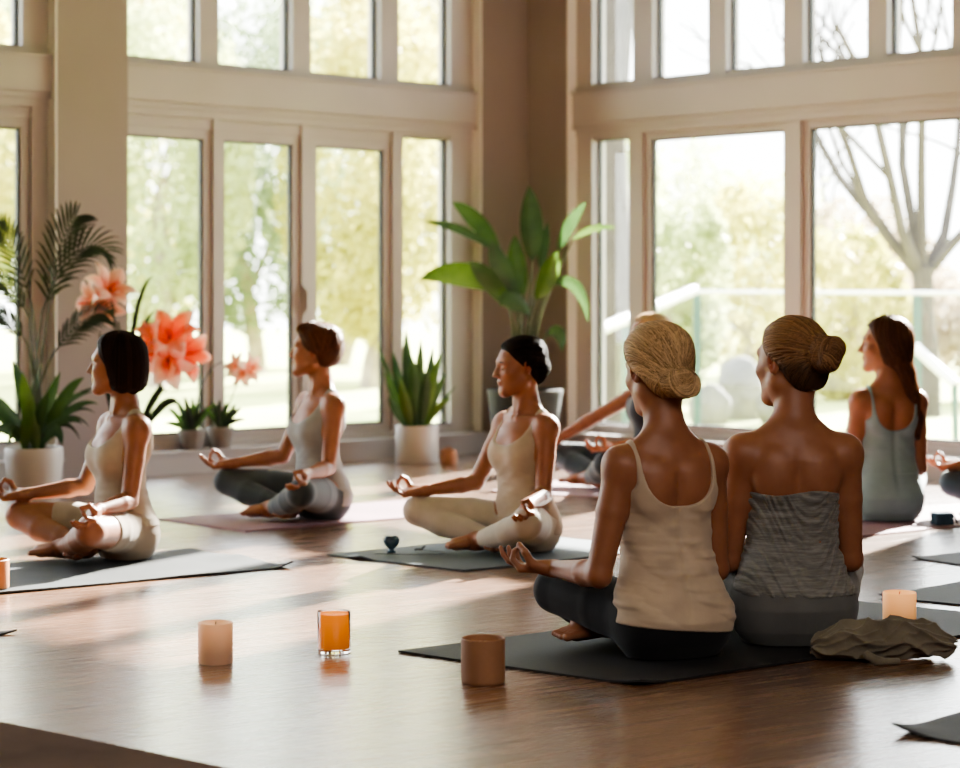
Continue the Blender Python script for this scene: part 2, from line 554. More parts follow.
        s.lids = [s.hell((sx * .031, .0735, -.001), (.0150, .0135, .0115)) for sx in (-1, 1)]
        s.add('neckm', f_rcone(s.H((0, -.022, -.045)), (0, -.016, .60), .045 * s.neck, .041 * s.neck), .03)

    def build_field(s, parts, h, lo, hi, off=0, clips=True):
        f = Field(lo, hi, h)
        for part, prim, k, clip in s.P:
            if part not in parts: continue
            if part == 'finger' : k = k
            f.add(prim, k, off, clip[1] if (clip and clips) else None)
        return f
    def body_mesh(s, h, skin, hairc=(.05, .03, .02)):
        los = np.min([p[1][1] for p in s.P], 0) - .02; his = np.max([p[1][2] for p in s.P], 0) + .02
        los[2] = -.008
        s.lo, s.hi = los, his
        f = Field(los, his, h)
        order = {'torso': 0, 'neckm': 1, 'head': 2}
        head_done = False
        for part, prim, k, clip in sorted(s.P, key=lambda q: order.get(q[0], 3)):
            if order.get(part, 3) == 3 and not head_done:
                for c, kk in s.hcuts: f.cut(c, kk)
                for l in s.lids: f.add(l, .003)
                head_done = True
            f.add(prim, k)
        f.isect(lambda X, Y, Z: (0.0015 - Z) + 0 * X + 0 * Y)
        V, Q = f.mesh(1)
        # colour
        col = np.tile(np.array(skin, float), (len(V), 1))
        L = ((V - s.hc) @ s.R) / s.hs
        def mark(c, r, rgb, soft=.5, sym=True):
            for sx in ((-1, 1) if sym else (1,)):
                d = np.sqrt((((L - np.array([c[0] * sx, c[1], c[2]])) / np.array(r))**2).sum(1))
                w = np.clip((1 - d) / soft, 0, 1)[:, None]
                col[:] = col * (1 - w) + np.array(rgb) * w
        sk = np.array(skin)
        mark((.040, .07, -.03), (.03, .03, .022), sk * (1.08, .86, .82), 1)
        mark((0, .105, -.03), (.016, .02, .014), sk * (1.06, .88, .84), 1, False)
        mark((0, .095, -.0605), (.0225, .02, .0105), sk * (.95, .55, .52), .4, False)
        mark((.031, .085, -.0062), (.0150, .02, .0030), (.015, .01, .008), .5)
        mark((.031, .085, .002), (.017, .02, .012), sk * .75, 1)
        mark((.031, .085, .0245), (.018, .03, .0042), np.array(hairc) * .8, .5)
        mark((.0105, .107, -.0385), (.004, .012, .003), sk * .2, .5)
        mark((.078, -.008, -.005), (.01, .02, .03), sk * (1.1, .72, .66), .6)
        hl = L[:, 1] - np.interp(L[:, 2], HZL, HYL)
        w = (np.clip(-(hl + .024) / .012, 0, 1) * (L[:, 2] > -.085) * (L[:, 2] < .16) * (np.abs(L[:, 0]) < .0775))[:, None]
        col = col * (1 - w) + np.array(hairc) * w
        for sx in (-1, 1):
            for c, r in ((s.el[sx], .05), (s.kn[sx], .06)):
                d = np.sqrt(((V - c)**2).sum(1)); w = np.clip(1 - d / r, 0, 1)[:, None] * .35
                col = col * (1 - w) + sk * (1.02, .82, .78) * w
        return mesh_from(s.lean(V), Q, True, np.clip(col, 0, 1))

    # ---- clothing
    def top_mesh(s, h, kind, hem, folds=1.0, zt=.50, off=.0065, strap=(.075, .105), nf=.44, nb=.42, arm=.415, seed=1, hem_tilt=0.0, ruche=0):
        f = Field((-.25, -.25, -.02), (.25, .22, .66), h)
        for part, prim, k, clip in s.P:
            if part == 'torso': f.add(prim, k + .004, off)
        s0, s1 = strap
        sh = s.sh
        def region(X, Y, Z):
            ax = np.abs(X)
            front = Y > 0.0
            zn = np.where(Y > -.012, nf, nb)
            low = Z - arm
            if kind == 'bandeau':
                # a wavy elastic top edge
                return np.maximum(Z - (zt + .006 * np.sin(X * 30) - .2 * X * X), (hem + hem_tilt * X) - Z)
            tt = np.clip((Z - zn) / np.maximum(.535 - zn, .02), 0, 1)
            xin = s0 * sh * np.clip(1 - (1 - tt)**3.0, 0, 1)**.42
            xin = np.where(Z < zn, -.02 - (zn - Z), xin)
            ta = np.clip((Z - arm) / .07, 0, 1)
            xout = np.where(Z < arm, .25, .25 + (s1 * sh - .25) * np.sqrt(ta)**.8)
            xout = np.where(Z < arm, .25, np.minimum(xout, s1 * sh + (.17 - s1 * sh) * (1 - np.clip((Z - arm) / .055, 0, 1))**2))
            r = np.maximum(xin - ax, ax - xout)
            r = np.maximum(r, (hem + hem_tilt * X) - Z)
            return np.maximum(r, Z - .60)
        def wr(X, Y, Z):
            m = np.interp(Z, [hem - .02, hem, hem + .05, .28, .34, .40, .46], [.5, .7, 1, 1, .6, .3, .1]).astype(np.float32)
            a = vnoise(X * 16, Y * 16, Z * 95, seed) * .0032
            b = vnoise(X * 9 + 3, Y * 9, Z * 48 + X * 30, seed + 5) * .0042
            return np.maximum(folds * m * (np.maximum(a, -.001) + b), -.0012)
        if folds: f.disp(wr)
        if ruche:
            f.disp(lambda X, Y, Z: ruche * (1.1 * np.abs(vnoise(X * 13, Y * 13, Z * 72 + 9 * np.sin(X * 17 + 1), seed + 9)) - .4
                   + .45 * vnoise(X * 26, Y * 26, Z * 120 + 14 * X, seed + 3)))
        f.isect(region, .003)
        return f
    def legs_mesh(s, h, waist, seed=3, off=.0045, folds=1.0, shorts=None):
        f = Field(s.lo, (s.hi[0], s.hi[1], .34), h)
        for part, prim, k, clip in s.P:
            if part == 'torso': f.add(prim, k + .002, off, lambda X, Y, Z: Z - waist + 0 * X)
            elif part == 'leg' : f.add(prim, k, off)
            elif part == 'shin' and not shorts: f.add(prim, k, off, clip[1] if clip else None)
        def wr(X, Y, Z):
            m = 0
            for sx in (-1, 1):
                K = s.kn[sx]; r = np.sqrt((X - K[0])**2 + (Y - K[1])**2 + (Z - K[2])**2)
                m = m + np.exp(-(r / .10)**2)
                r = np.sqrt((X - sx * .13)**2 + (Y - .05)**2 + (Z - .14)**2)
                m = m + 1.3 * np.exp(-(r / .09)**2)
            return folds * m * .0007 * vnoise(X * 60, Y * 60, Z * 60, seed)
        if folds: f.disp(wr)
        f.isect(lambda X, Y, Z: .0025 - Z + 0 * X + 0 * Y, .002)
        if shorts:
            f.isect(lambda X, Y, Z: (np.sqrt((np.abs(X) * .75)**2 + np.maximum(Y - .02, 0)**2 ) - shorts) + 0 * Z, .004)
        return f

# ------------------------------------------------------------------ hair
HZL = [-.11, -.085, -.05, -.03, 0, .03, .06, .076, .1, .14]
HYL = [-.055, -.050, -.035, -.024, .010, .040, .058, .073, .13, .16]

def hair_field(style, h=.0028):
    lo, hi = (-.16, -.24, -.17), (.16, .15, .16)
    if style == 'long': lo = (-.16, -.26, -.46)
    f = Field(lo, hi, h); f.pad = .09
    vol = {'bun_low': .016, 'bun_sleek': .0095, 'bob': .015, 'short': .019, 'pulled': .010, 'long': .015}[style]
    f.add(f_ell((0, -.012, .028), (.073, .094, .083)), .02, vol)
    f.add(f_ell((0, -.052, -.028), (.058, .048, .055)), .03, vol * .8)
    def line(X, Y, Z): return (Y - np.interp(Z, HZL, HYL)) * .75 + 0 * X
    def taper(zz, yy, wd, cap):
        def g(X, Y, Z):
            l = (Y - np.interp(Z, zz, yy)) * .75 + 0 * X
            return -cap * np.clip(1 + l / wd, 0, 1)**1.5
        f.disp(g)
    if style in ('bun_low', 'bun_sleek', 'pulled'):
        taper(HZL, HYL, .035, vol * .9)
        f.isect(line, .006)
        f.isect(lambda X, Y, Z: (-.082 - .25 * np.abs(X) - Z) + 0 * Y, .01)
    if style == 'bun_low':
        c = np.array((.004, -.106, -.044))
        f.add(f_ell(c, (.054, .036, .044), roty(.25)), .010)
        f.add(f_ell(c + (.036, -.006, -.006), (.022, .028, .034)), .006)
        f.add(f_ell(c + (-.034, -.006, .006), (.024, .030, .032)), .006)
        f.add(f_ell(c + (.004, -.016, -.024), (.040, .024, .022)), .006)
        f.add(f_ell(c + (.0, -.022, .012), (.034, .020, .022)), .006)
        f.add(f_ell((0, -.03, .055), (.075, .085, .065)), .03, .010)
    if style == 'bun_sleek':
        c = np.array((0.0, -.126, .016))
        f.add(f_ell(c, (.047, .040, .049)), .010)
        f.add(f_ell(c + (.014, -.020, .016), (.032, .026, .030)), .006)
        f.add(f_ell(c + (-.010, -.018, -.020), (.034, .026, .026)), .006)
    if style == 'pulled':
        c = np.array((0.0, -.098, -.012)); f.add(f_ell(c, (.040, .030, .038)), .015)
        f.add(f_ell((0, -.05, .055), (.06, .06, .05)), .03, .004)
    if style == 'short':
        f.add(f_ell((0, -.062, .01), (.076, .060, .076)), .03, .006)
        f.add(f_ell((0, .02, .072), (.055, .055, .036)), .03, .008)
        taper(HZL, HYL, .03, vol * .7)
        f.isect(line, .008)
        f.isect(lambda X, Y, Z: (-.072 - Z) + 0 * X + 0 * Y, .012)
    if style == 'bob':
        f.add(f_ell((0, -.026, -.030), (.087, .090, .085)), .03)
        f.add(f_ell((0, -.034, -.078), (.084, .078, .048)), .025)
        f.add(f_ell((.02, .0, .085), (.055, .06, .035)), .03)
        z_, y_ = [-.16, -.12, -.04, .0, .03, .06, .076, .1, .14], [.006, .012, .020, .034, .054, .069, .082, .13, .16]
        taper(z_, y_, .03, .010)
        f.isect(lambda X, Y, Z: (Y - np.interp(Z, z_, y_)) * .8 + 0 * X, .008)
        f.isect(lambda X, Y, Z: (-.106 + .16 * (Y + .03) + .006 * np.sin(X * 90) * np.sin(Y * 80 + 1) - Z), .012)
    if style == 'long':
        f.add(f_ell((0, -.03, -.04), (.086, .082, .09)), .03)
        pts = [(0, -.045, -.03), (.006, -.085, -.12), (.012, -.112, -.22), (.020, -.125, -.32), (.030, -.130, -.40)]
        for i in range(4):
            a, b = np.array(pts[i]), np.array(pts[i + 1])
            for q in (-.045, -.015, .015, .045):
                w = 1 - .11 * i; w2 = 1 - .11 * (i + 1)
                f.add(f_rcone(a + (q * w, -.2 * abs(q) * 0, 0), b + (q * w2, 0, .25 * abs(q) if i == 3 else 0), .038 * w, .036 * w2 if i < 3 else .012), .02)
        z_, y_ = [-.5, -.16, -.10, -.04, .0, .03, .06, .076, .1, .14], [.0, .0, .004, .016, .028, .044, .060, .074, .13, .16]
        f.isect(lambda X, Y, Z: (Y - np.interp(Z, z_, y_)) * .8 + 0 * X, .008)
    if style == 'short': f.disp(lambda X, Y, Z: .0050 * vnoise(X * 42, Y * 42, Z * 42, 4) + .002 * vnoise(X * 110, Y * 110, Z * 60, 5))
    if style == 'bob': f.disp(lambda X, Y, Z: .0035 * vnoise(X * 40, Y * 40, Z * 14, 24))
    if style == 'bun_low': f.disp(lambda X, Y, Z: .0030 * vnoise(X * 60, Y * 22, Z * 26, 14))
    f.disp(lambda X, Y, Z: .0016 * vnoise(X * 95, Y * 40, Z * 40, 4))
    return f

def hair_strands(style, f, n, rs):
    """polylines in the head frame following how the hair is combed"""
    out = []
    top = np.array((0.018, .03, .112))
    def ell(th, ph, r=1.02):      # th from +Z, ph from +Y towards +X
        return np.array((.085 * math.sin(th) * math.sin(ph), -.012 + .105 * math.sin(th) * math.cos(ph), .028 + .095 * math.cos(th))) * r
    for i in range(n):
        if style in ('bun_low', 'bun_sleek', 'pulled'):
            c = {'bun_low': (.004, -.102, -.040), 'bun_sleek': (0, -.118, .016), 'pulled': (0, -.095, -.01)}[style]
            c = np.array(c)
            if rs.rand() < .72:
                ph = rs.uniform(-2.75, 2.75) if rs.rand() < .5 else rs.normal() * .7
                z = np.interp(abs(ph), [0, .6, 1.2, 1.8, 2.3, 3.1], [.078, .066, .03, -.02, -.06, -.078]) + rs.uniform(-.004, .010)
                y0 = np.interp(z, HZL, HYL) - .008
                x0 = math.copysign(min(.078, .083 * math.sin(min(abs(ph), 1.57))) if abs(ph) < 1.9 else .06 * (math.pi - abs(ph)) / 1.2, ph)
                a = np.array((x0, y0, z)); b = c + rs.normal(size=3) * .012
                o_ = np.array((0, -.015, .020))
                da, db = unit(a - o_), unit(b - o_)
                q = abs(ph)
                w_ = unit((math.copysign(np.interp(q, [0, .5, 1.2, 2.0, 2.8], [.05, .55, 1, .9, .5]), ph), np.interp(q, [0, 1.2, 2, 2.8], [.05, -.15, -.5, -1]), np.interp(q, [0, .5, 1.2, 1.8, 2.8], [1, .9, .45, -.05, -.5])))
                w_ = w_ * 1.25 + rs.normal(size=3) * .05
                pts = [o_ + unit((1 - t)**2 * da + 2 * t * (1 - t) * w_ + t * t * db) * .115 for t in np.linspace(0, 1, 26)]
            else:
                R = {'bun_low': .052, 'bun_sleek': .049, 'pulled': .036}[style]
                a0 = rs.uniform(0, 6.28); rr = R * rs.uniform(.45, 1.05); tw = rs.uniform(1.5, 3)
                pts = [c + np.array((rr * (1 - .3 * t) * math.cos(a0 + tw * t), -.03, rr * (1 - .3 * t) * math.sin(a0 + tw * t))) for t in np.linspace(0, 1, 14)]
        elif style == 'short':
            ph = rs.uniform(-3.1, 3.1); th0 = rs.uniform(.15, 1.0)
            pts = [ell(th0 + t * rs.uniform(.9, 1.1) * 1.05, ph * (1 - .12 * t) + math.copysign(.7 * t, ph) * (1 if abs(ph) < 2 else 0)) for t in np.linspace(0, 1, 12)]
        else:
            ph = rs.uniform(-3.1, 3.1); 
            zend = -.115 if style == 'bob' else rs.uniform(-.42, -.2)
            pts = [ell(.15 + t * 1.45, math.copysign(max(abs(ph), .45 + .75 * t), ph)) for t in np.linspace(0, 1, 9)]
            l = pts[-1]; 
            if style == 'long' and l[1] > -.02 and rs.rand() < .6: continue
            m = 6 if style == 'bob' else 14
            for t in np.linspace(0, 1, m)[1:]:
                z = l[2] + (zend - l[2]) * t
                if style == 'bob': pts.append(np.array((l[0] * (1 - .06 * t * t), l[1] * (1 - .05 * t), z)))
                else: pts.append(np.array((l[0] * (1 - .35 * t) + .025 * t, l[1] * (1 - t * .9) + t * (-.125 - .03) + .006 * math.sin(9 * t + i), z)))
        out.append(np.array(pts))
    return out

def hair_mesh(style, n, seed, B, h=.0028, lines=None):
    f = hair_field(style, h)
    V, Q = f.mesh(1)
    rs = np.random.RandomState(seed)
    col = np.full((len(V), 3), .72) * (1 + .12 * vnoise(V[:, 0] * 90, V[:, 1] * 30, V[:, 2] * 30, 2))[:, None]
    VV = [V]; QQ = [Q]; CC = [col]; base = len(V)
    for pts in hair_strands(style, f, n, rs):
        m = len(pts)
        big = rs.rand() < .3
        lift = rs.uniform(.0002, .0018) if not big else rs.uniform(-.0006, .0010)
        pr = f.project(pts, lift)
        d = np.linalg.norm(np.diff(pr, axis=0), axis=1)
        ok = np.abs(f.sample(pr) - lift) < .006
        ok[1:] &= d < .06
        a0 = int(np.argmax(ok)); bad = np.nonzero(~ok[a0:])[0]
        pr = pr[a0:a0 + (bad[0] if len(bad) else len(ok))]; m = len(pr)
        if m < 5: continue
        for _ in range(2): pr[1:-1] = .5 * pr[1:-1] + .25 * (pr[:-2] + pr[2:])
        pr = f.project(pr, lift + .0004, 3)
        t = np.gradient(pr, axis=0); t /= np.linalg.norm(t, axis=1)[:, None] + 1e-9
        a = np.cross(t, pr - np.array((0, -.02, 0))); a /= np.linalg.norm(a, axis=1)[:, None] + 1e-9
        b = np.cross(a, t)
        r = (rs.uniform(.0020, .0038) if big else rs.uniform(.0007, .0016)) * np.minimum(1, np.linspace(0, 1, m) * 6 + .3) * np.minimum(1, (1 - np.linspace(0, 1, m)) * 6 + .15)
        ring = [pr + (a * math.cos(w) + b * math.sin(w) * .8) * r[:, None] for w in (0, 2.09, 4.19)]
        sv = np.stack(ring, 1).reshape(-1, 3)
        q = []
        for i in range(m - 1):
            for k in range(3):
                k2 = (k + 1) % 3
                q.append((base + i * 3 + k, base + i * 3 + k2, base + (i + 1) * 3 + k2, base + (i + 1) * 3 + k))
        VV.append(sv); QQ.append(np.array(q)); CC.append(np.full((len(sv), 3), rs.uniform(.5, 1.45))); base += len(sv)
    V = np.concatenate(VV); CA = np.concatenate(CC)
    if style == 'bun_sleek':
        w = np.interp(V[:, 2] - .35 * np.minimum(V[:, 1] + .09, 0), [-.02, .012], [.38, 1.0]); w = np.where(V[:, 1] < -.108, np.maximum(w, .55), w); CA = CA * w[:, None]
    V = B.lean(B.hc + (V * B.hs) @ B.R.T)
    return mesh_from(V, np.concatenate(QQ), True, np.clip(CA, 0, 2.2))
# ------------------------------------------------------------------ the people
def facing(deg_left_of_camera=None, deg_left_of_away=None):
    """yaw so that local +Y points: towards the camera turned to picture left by deg / away turned left by deg"""
    if deg_left_of_camera is not None:
        a = math.radians(deg_left_of_camera); f = (-math.sin(a), -math.cos(a))
    else:
        a = math.radians(deg_left_of_away); f = (-math.sin(a), math.cos(a))
    return math.atan2(f[1], f[0]) - math.pi / 2

SKIN = mat_skin()

def make_person(label, loc, yaw, scale, B, h, skin, hairstyle, haircol, hmat, top, legs, topmat, legmat, strands=400, seed=1, hh=.0028, group=None):
    e = empty('person', loc, yaw, label, 'person', group, scale)
    link('body', B.body_mesh(h, skin, c3(haircol, .5)), SKIN, e)
    hm = hair_mesh(hairstyle, strands, seed, B, hh)
    link('hair', hm, hmat, e)
    if top:
        nm = top.pop('name', 'tank_top')
        V, Q = B.top_mesh(top.pop('h', h), **top).mesh(1)
        link(nm, mesh_from(B.lean(V), Q), topmat, e)
    if legs:
        nm = legs.pop('name', 'leggings')
        V, Q = B.legs_mesh(h, **legs).mesh(1)
        link(nm, mesh_from(B.lean(V), Q), legmat, e)
    return e
# ------------------------------------------------------------------ the room
CX, CY = .297, 13.0
U = Vector((.731, .682, 0)).normalized()       # along the left wall towards the corner
Vv = Vector((U.y, -U.x, 0))                    # along the right wall away from the corner
C0 = Vector((CX, CY, 0))

def LW(s, d, z):  return C0 + U * s - Vv * d + Vector((0, 0, z))     # left wall: s along (negative towards camera), d outwards
def RW(t, d, z):  return C0 + Vv * t + U * d + Vector((0, 0, z))     # right wall: t along, d outwards
def s_at(x, d):
    k = x - 480
    return (F_PX * (CX - Vv.x * d) - k * (CY - Vv.y * d)) / (k * U.y - F_PX * U.x)
def t_at(x, d):
    k = x - 480
    return (F_PX * (CX + U.x * d) - k * (CY + U.y * d)) / (k * Vv.y - F_PX * Vv.x)

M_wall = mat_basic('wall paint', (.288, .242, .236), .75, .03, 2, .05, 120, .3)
M_frame = mat_basic('window frame paint', (.45, .418, .412), .45, .03, 3, .03, 90)
M_gasket = mat_basic('dark window gasket', (.008, .010, .010), .5, .1)
M_ceil = mat_basic('ceiling paint', (.55, .53, .51), .85, .02)

def mat_glass():
    t = NT('window glass'); tr = t.n('ShaderNodeBsdfTransparent'); tr.inputs['Color'].default_value = (.97, .985, .975, 1)
    g = t.n('ShaderNodeBsdfGlossy'); g.inputs['Roughness'].default_value = .02
    fr = t.n('ShaderNodeFresnel'); fr.inputs['IOR'].default_value = 1.35
    mx = t.n('ShaderNodeMixShader'); t.l(fr.outputs[0], mx.inputs[0]); t.l(tr.outputs[0], mx.inputs[1]); t.l(g.outputs[0], mx.inputs[2])
    t.l(mx.outputs[0], t.out.inputs['Surface']); return t.m
M_glass = mat_glass()

def mat_floor():
    t = NT('wood floor'); p = t.n('ShaderNodeBsdfPrincipled')
    ang = math.atan2(.57, .82)
    v = t.coord((1, 1, 1), (0, 0, -ang))
    br = t.n('ShaderNodeTexBrick'); br.offset = .37; br.offset_frequency = 3
    br.inputs['Scale'].default_value = 1.0; br.inputs['Mortar Size'].default_value = .0036; br.inputs['Mortar Smooth'].default_value = .3
    br.inputs['Brick Width'].default_value = 1.25; br.inputs['Row Height'].default_value = .125; br.inputs['Bias'].default_value = -.1
    br.inputs['Color1'].default_value = (.262, .130, .068, 1); br.inputs['Color2'].default_value = (.172, .083, .042, 1); br.inputs['Mortar'].default_value = (.02, .011, .006, 1)
    t.l(v, br.inputs['Vector'])
    mp = t.n('ShaderNodeMapping'); mp.inputs['Scale'].default_value = (1.6, 26, 1); t.l(v, mp.inputs['Vector'])
    g = t.noise(mp.outputs['Vector'], 2.2, 6, .62, .8)
    grain = t.ramp(g, [(.32, (.36, .33, .31)), (.52, (1, 1, 1)), (.75, (1.25, 1.22, 1.2))])
    m = t.n('ShaderNodeMix', data_type='RGBA', blend_type='MULTIPLY'); m.inputs['Factor'].default_value = .85
    t.l(br.outputs['Color'], m.inputs['A']); t.l(grain, m.inputs['B']); t.l(m.outputs['Result'], p.inputs['Base Color'])
    rr = t.n('ShaderNodeMapRange'); rr.inputs['To Min'].default_value = .17; rr.inputs['To Max'].default_value = .36
    t.l(g, rr.inputs['Value']); t.l(rr.outputs[0], p.inputs['Roughness'])
    p.inputs['Specular IOR Level'].default_value = 1.0
    p.inputs['IOR'].default_value = 1.65; p.inputs['Coat Weight'].default_value = 1.0; p.inputs['Coat IOR'].default_value = 1.65; p.inputs['Coat Roughness'].default_value = .24
    ad = t.n('ShaderNodeMath', operation='MULTIPLY_ADD'); ad.inputs[1].default_value = -1.5
    t.l(br.outputs['Fac'], ad.inputs[0]); t.l(g, ad.inputs[2])
    t.l(t.bump(ad.outputs[0], .34, .004), p.inputs['Normal'])
    t.l(p.outputs[0], t.out.inputs['Surface']); return t.m

S_NEAR, T_FAR = -11.5, 11.5
CEIL = 3.35
def struct(mb, name, mat, parent=None, bevel=0.0):
    o = mb.build(name, mat, parent, False, bevel); 
    if parent is None: o['kind'] = 'structure'
    return o

m = MB(); m.add([LW(S_NEAR, .25, 0), LW(.25, .25, 0), RW(T_FAR, .25, 0), C0 + U * S_NEAR + Vv * T_FAR],
                [(0, 1, 2, 3)])
fl = struct(m, 'floor', mat_floor())
m = MB(); m.box(lambda a, b, z: C0 + U * a + Vv * b + Vector((0, 0, z)), S_NEAR, .3, -.3, T_FAR, CEIL, CEIL + .1); struct(m, 'ceiling', M_ceil)

# left wall: piers between the window bays, with beam and plinth as trim
DP = .13                                    # window recess
s_pier = (s_at(57, 0), s_at(128, 0)); s_cor = s_at(482, 0)
t_cor = t_at(567, 0)
bayL = (s_pier[1], s_cor); bayL2 = (s_pier[0] - 2.55, s_pier[0]); bayL3 = (bayL2[0] - .43 - 2.55, bayL2[0] - .43)
T_END = 3.95
Z_B0, Z_B1, Z_PL = 1.985, 2.165, .105        # beam bottom/top, plinth top
m = MB()
for a, b in ((s_cor, .0), (s_pier[0], s_pier[1]), (bayL2[0] - .43, bayL2[0]), (S_NEAR, bayL3[0])):
    m.box(LW, a, b, 0, .28, 0, CEIL)
m.box(LW, S_NEAR, 0, .0, .28, 3.2, CEIL)
struct(m, 'wall_left', M_wall)
m = MB(); m.box(RW, 0, t_cor, 0, .28, 0, CEIL); m.box(RW, T_END, T_FAR, 0, .28, 0, CEIL); m.box(RW, 0, T_FAR, 0, .28, 3.2, CEIL)
m.box(RW, -.28, 0, 0, .28, 0, CEIL)
struct(m, 'wall_right', M_wall)
m = MB(); m.box(lambda a, b, z: C0 + U * a + Vv * b + Vector((0, 0, z)), S_NEAR - .1, S_NEAR, -.3, T_FAR, 0, CEIL); struct(m, 'wall_rear', M_wall)
m = MB(); m.box(lambda a, b, z: C0 + U * a + Vv * b + Vector((0, 0, z)), S_NEAR, .3, T_FAR, T_FAR + .1, 0, CEIL); struct(m, 'wall_far_side', M_wall)

ti = 1
for fn, a, b in ((LW, *bayL), (LW, *bayL2), (LW, *bayL3), (RW, t_cor, T_END)):
    m = MB(); m.box(fn, a, b, .035, .28, Z_B0, Z_B1); m.box(fn, a, b, .055, .28, Z_B0 - .035, Z_B0)
    m.box(fn, a, b, .02, .28, Z_B1, Z_B1 + .012)
    struct(m, f'trim_{ti}', M_frame); ti += 1
    m = MB(); m.box(fn, a, b, -.06, .28, 0, Z_PL); m.box(fn, a, b, -.075, .28, Z_PL, Z_PL + .016)
    struct(m, f'trim_{ti}', M_frame); ti += 1

M_reveal_lit = mat_basic('reveal paint with painted window light', (.82, .79, .74), .6, .02, 3)  # window light on the reveals is put into this pale colour
for bx in ((LW, s_cor - .010, s_cor), (LW, s_pier[0] - .010, s_pier[0]), (RW, t_cor, t_cor + .010)):  # thin lining strips added to carry that painted brightness
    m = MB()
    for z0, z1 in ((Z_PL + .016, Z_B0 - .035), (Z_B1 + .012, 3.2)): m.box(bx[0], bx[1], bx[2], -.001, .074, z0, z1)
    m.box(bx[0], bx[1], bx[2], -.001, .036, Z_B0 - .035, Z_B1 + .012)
    struct(m, f'trim_{ti}', M_reveal_lit); ti += 1

wi = 1
def pane_unit(fn, par, p0, p1, z0, z1, sash, d0):
    """a pane with its dark gasket and, for a sliding leaf, its own sash frame; p0..p1,z0..z1 = glass opening"""
    if sash:
        m = MB(); w = .052
        m.box(fn, p0 - w, p0, d0, d0 + .05, z0 - w, z1 + w); m.box(fn, p1, p1 + w, d0, d0 + .05, z0 - w, z1 + w)
        m.box(fn, p0, p1, d0, d0 + .05, z1, z1 + w); m.box(fn, p0, p1, d0, d0 + .05, z0 - w, z0)
        m.build('sash', M_frame, par)
    g = .010
    m = MB()
    for a, b, c, d in ((p0, p0 + g, z0, z1), (p1 - g, p1, z0, z1), (p0, p1, z0, z0 + g), (p0, p1, z1 - g, z1)):
        m.box(fn, a, b, d0 + .012, d0 + .04, c, d)
    m.build('gasket', M_gasket, par)
    m = MB(); m.box(fn, p0, p1, d0 + .024, d0 + .030, z0, z1); m.build('glass_pane', M_glass, par)

def window(fn, a, b, z0, z1, panes, label, d=.075):
    """panes: list of (p0,p1,zbot,ztop,sash). Frame fills what is left."""
    global wi
    e = bpy.data.objects.new(f'window_{wi}', None); COL.objects.link(e); e['kind'] = 'structure'; e['label'] = label; wi += 1
    m = MB(); edge = .05
    m.box(fn, a, b, d - .01, d + .12, z1 - .04, z1); m.box(fn, a, b, d - .01, d + .12, z0, z0 + .035)
    prev = a
    for i, (p0, p1, zb, zt, sash) in enumerate(panes):
        w = .052 if sash else 0.0
        L, R = p0 - w, p1 + w
        if L - prev > .004: m.box(fn, prev, L, d, d + .12, z0 + .035, z1 - .04)
        if z1 - .04 - (zt + w) > .004: m.box(fn, L, R, d + .012, d + .12, zt + w, z1 - .04)
        if zb - w - (z0 + .035) > .004: m.box(fn, L, R, d + .012, d + .12, z0 + .035, zb - w)
        prev = R
    if b - prev > .004: m.box(fn, prev, b, d, d + .12, z0 + .035, z1 - .04)
    m.build('frame', M_frame, e)
    for k, (p0, p1, zb, zt, sash) in enumerate(panes):
        pane_unit(fn, e, p0, p1, zb, zt, sash, d + (.022 if sash else .045))
    return e

dg = .12
def SX(*xs): return [s_at(x, dg) for x in xs]
def TX(*xs): return [t_at(x, dg) for x in xs]
zl0, zl1 = Z_PL + .016, Z_B0 - .035
zu0, zu1 = Z_B1 + .012, 3.2
p = SX(100, 201, 222, 290, 314, 381, 398, 446)
p[0] = max(p[0], bayL[0] + .05)
wL = window(LW, *bayL, zl0, zl1, [(p[0], p[1], .20, 1.80, True), (p[2], p[3], .20, 1.80, True), (p[4], p[5], .20, 1.80, True), (p[6], p[7], .17, 1.89, False)],
       'tall lower window of four panes in the left wall')
a = s_at(303, .09); m = MB(); m.box(LW, a - .010, a + .010, .062, .085, .84, 1.00); m.box(LW, a - .006, a + .006, .045, .07, .86, .98)
m.build('latch_handle', M_frame, wL, False, .003)
p = SX(100, 195, 214, 288, 306, 376, 394, 446); p[0] = max(p[0], bayL[0] + .05)
window(LW, *bayL, zu0, zu1, [(p[i], p[i + 1], 2.215, 3.15, False) for i in (0, 2, 4, 6)], 'upper window row of the left wall')
for bay in (bayL2, bayL3):
    a, b = bay; w = (b - a) / 4
    e1 = s_at(20, dg) if bay is bayL2 else b - .1
    cuts = [(a + w * i + .07, a + w * (i + 1) - .03) for i in range(4)]
    if bay is bayL2: cuts[3] = (cuts[3][0], s_at(18, dg))
    window(LW, a, b, zl0, zl1, [(q[0], q[1], .20, 1.80, True) for q in cuts], 'lower window left of the wide pier')
    window(LW, a, b, zu0, zu1, [(q[0], q[1], 2.215, 3.15, False) for q in cuts], 'upper window left of the wide pier')
p = TX(597, 634, 654, 786, 813, 965)
window(RW, t_cor, T_END, zl0, zl1, [(p[0], p[1], .17, 1.89, False), (p[2], p[3], .19, 1.865, True), (p[4], 3.75, .19, 1.865, True)],
       'wide lower window in the right wall')
p = TX(597, 638, 657, 713, 731, 788, 808, 872, 892, 957)
window(RW, t_cor, T_END, zu0, zu1, [(p[i], p[i + 1], 2.225, 3.15, False) for i in (0, 2, 4, 6, 8)], 'upper window row of the right wall')
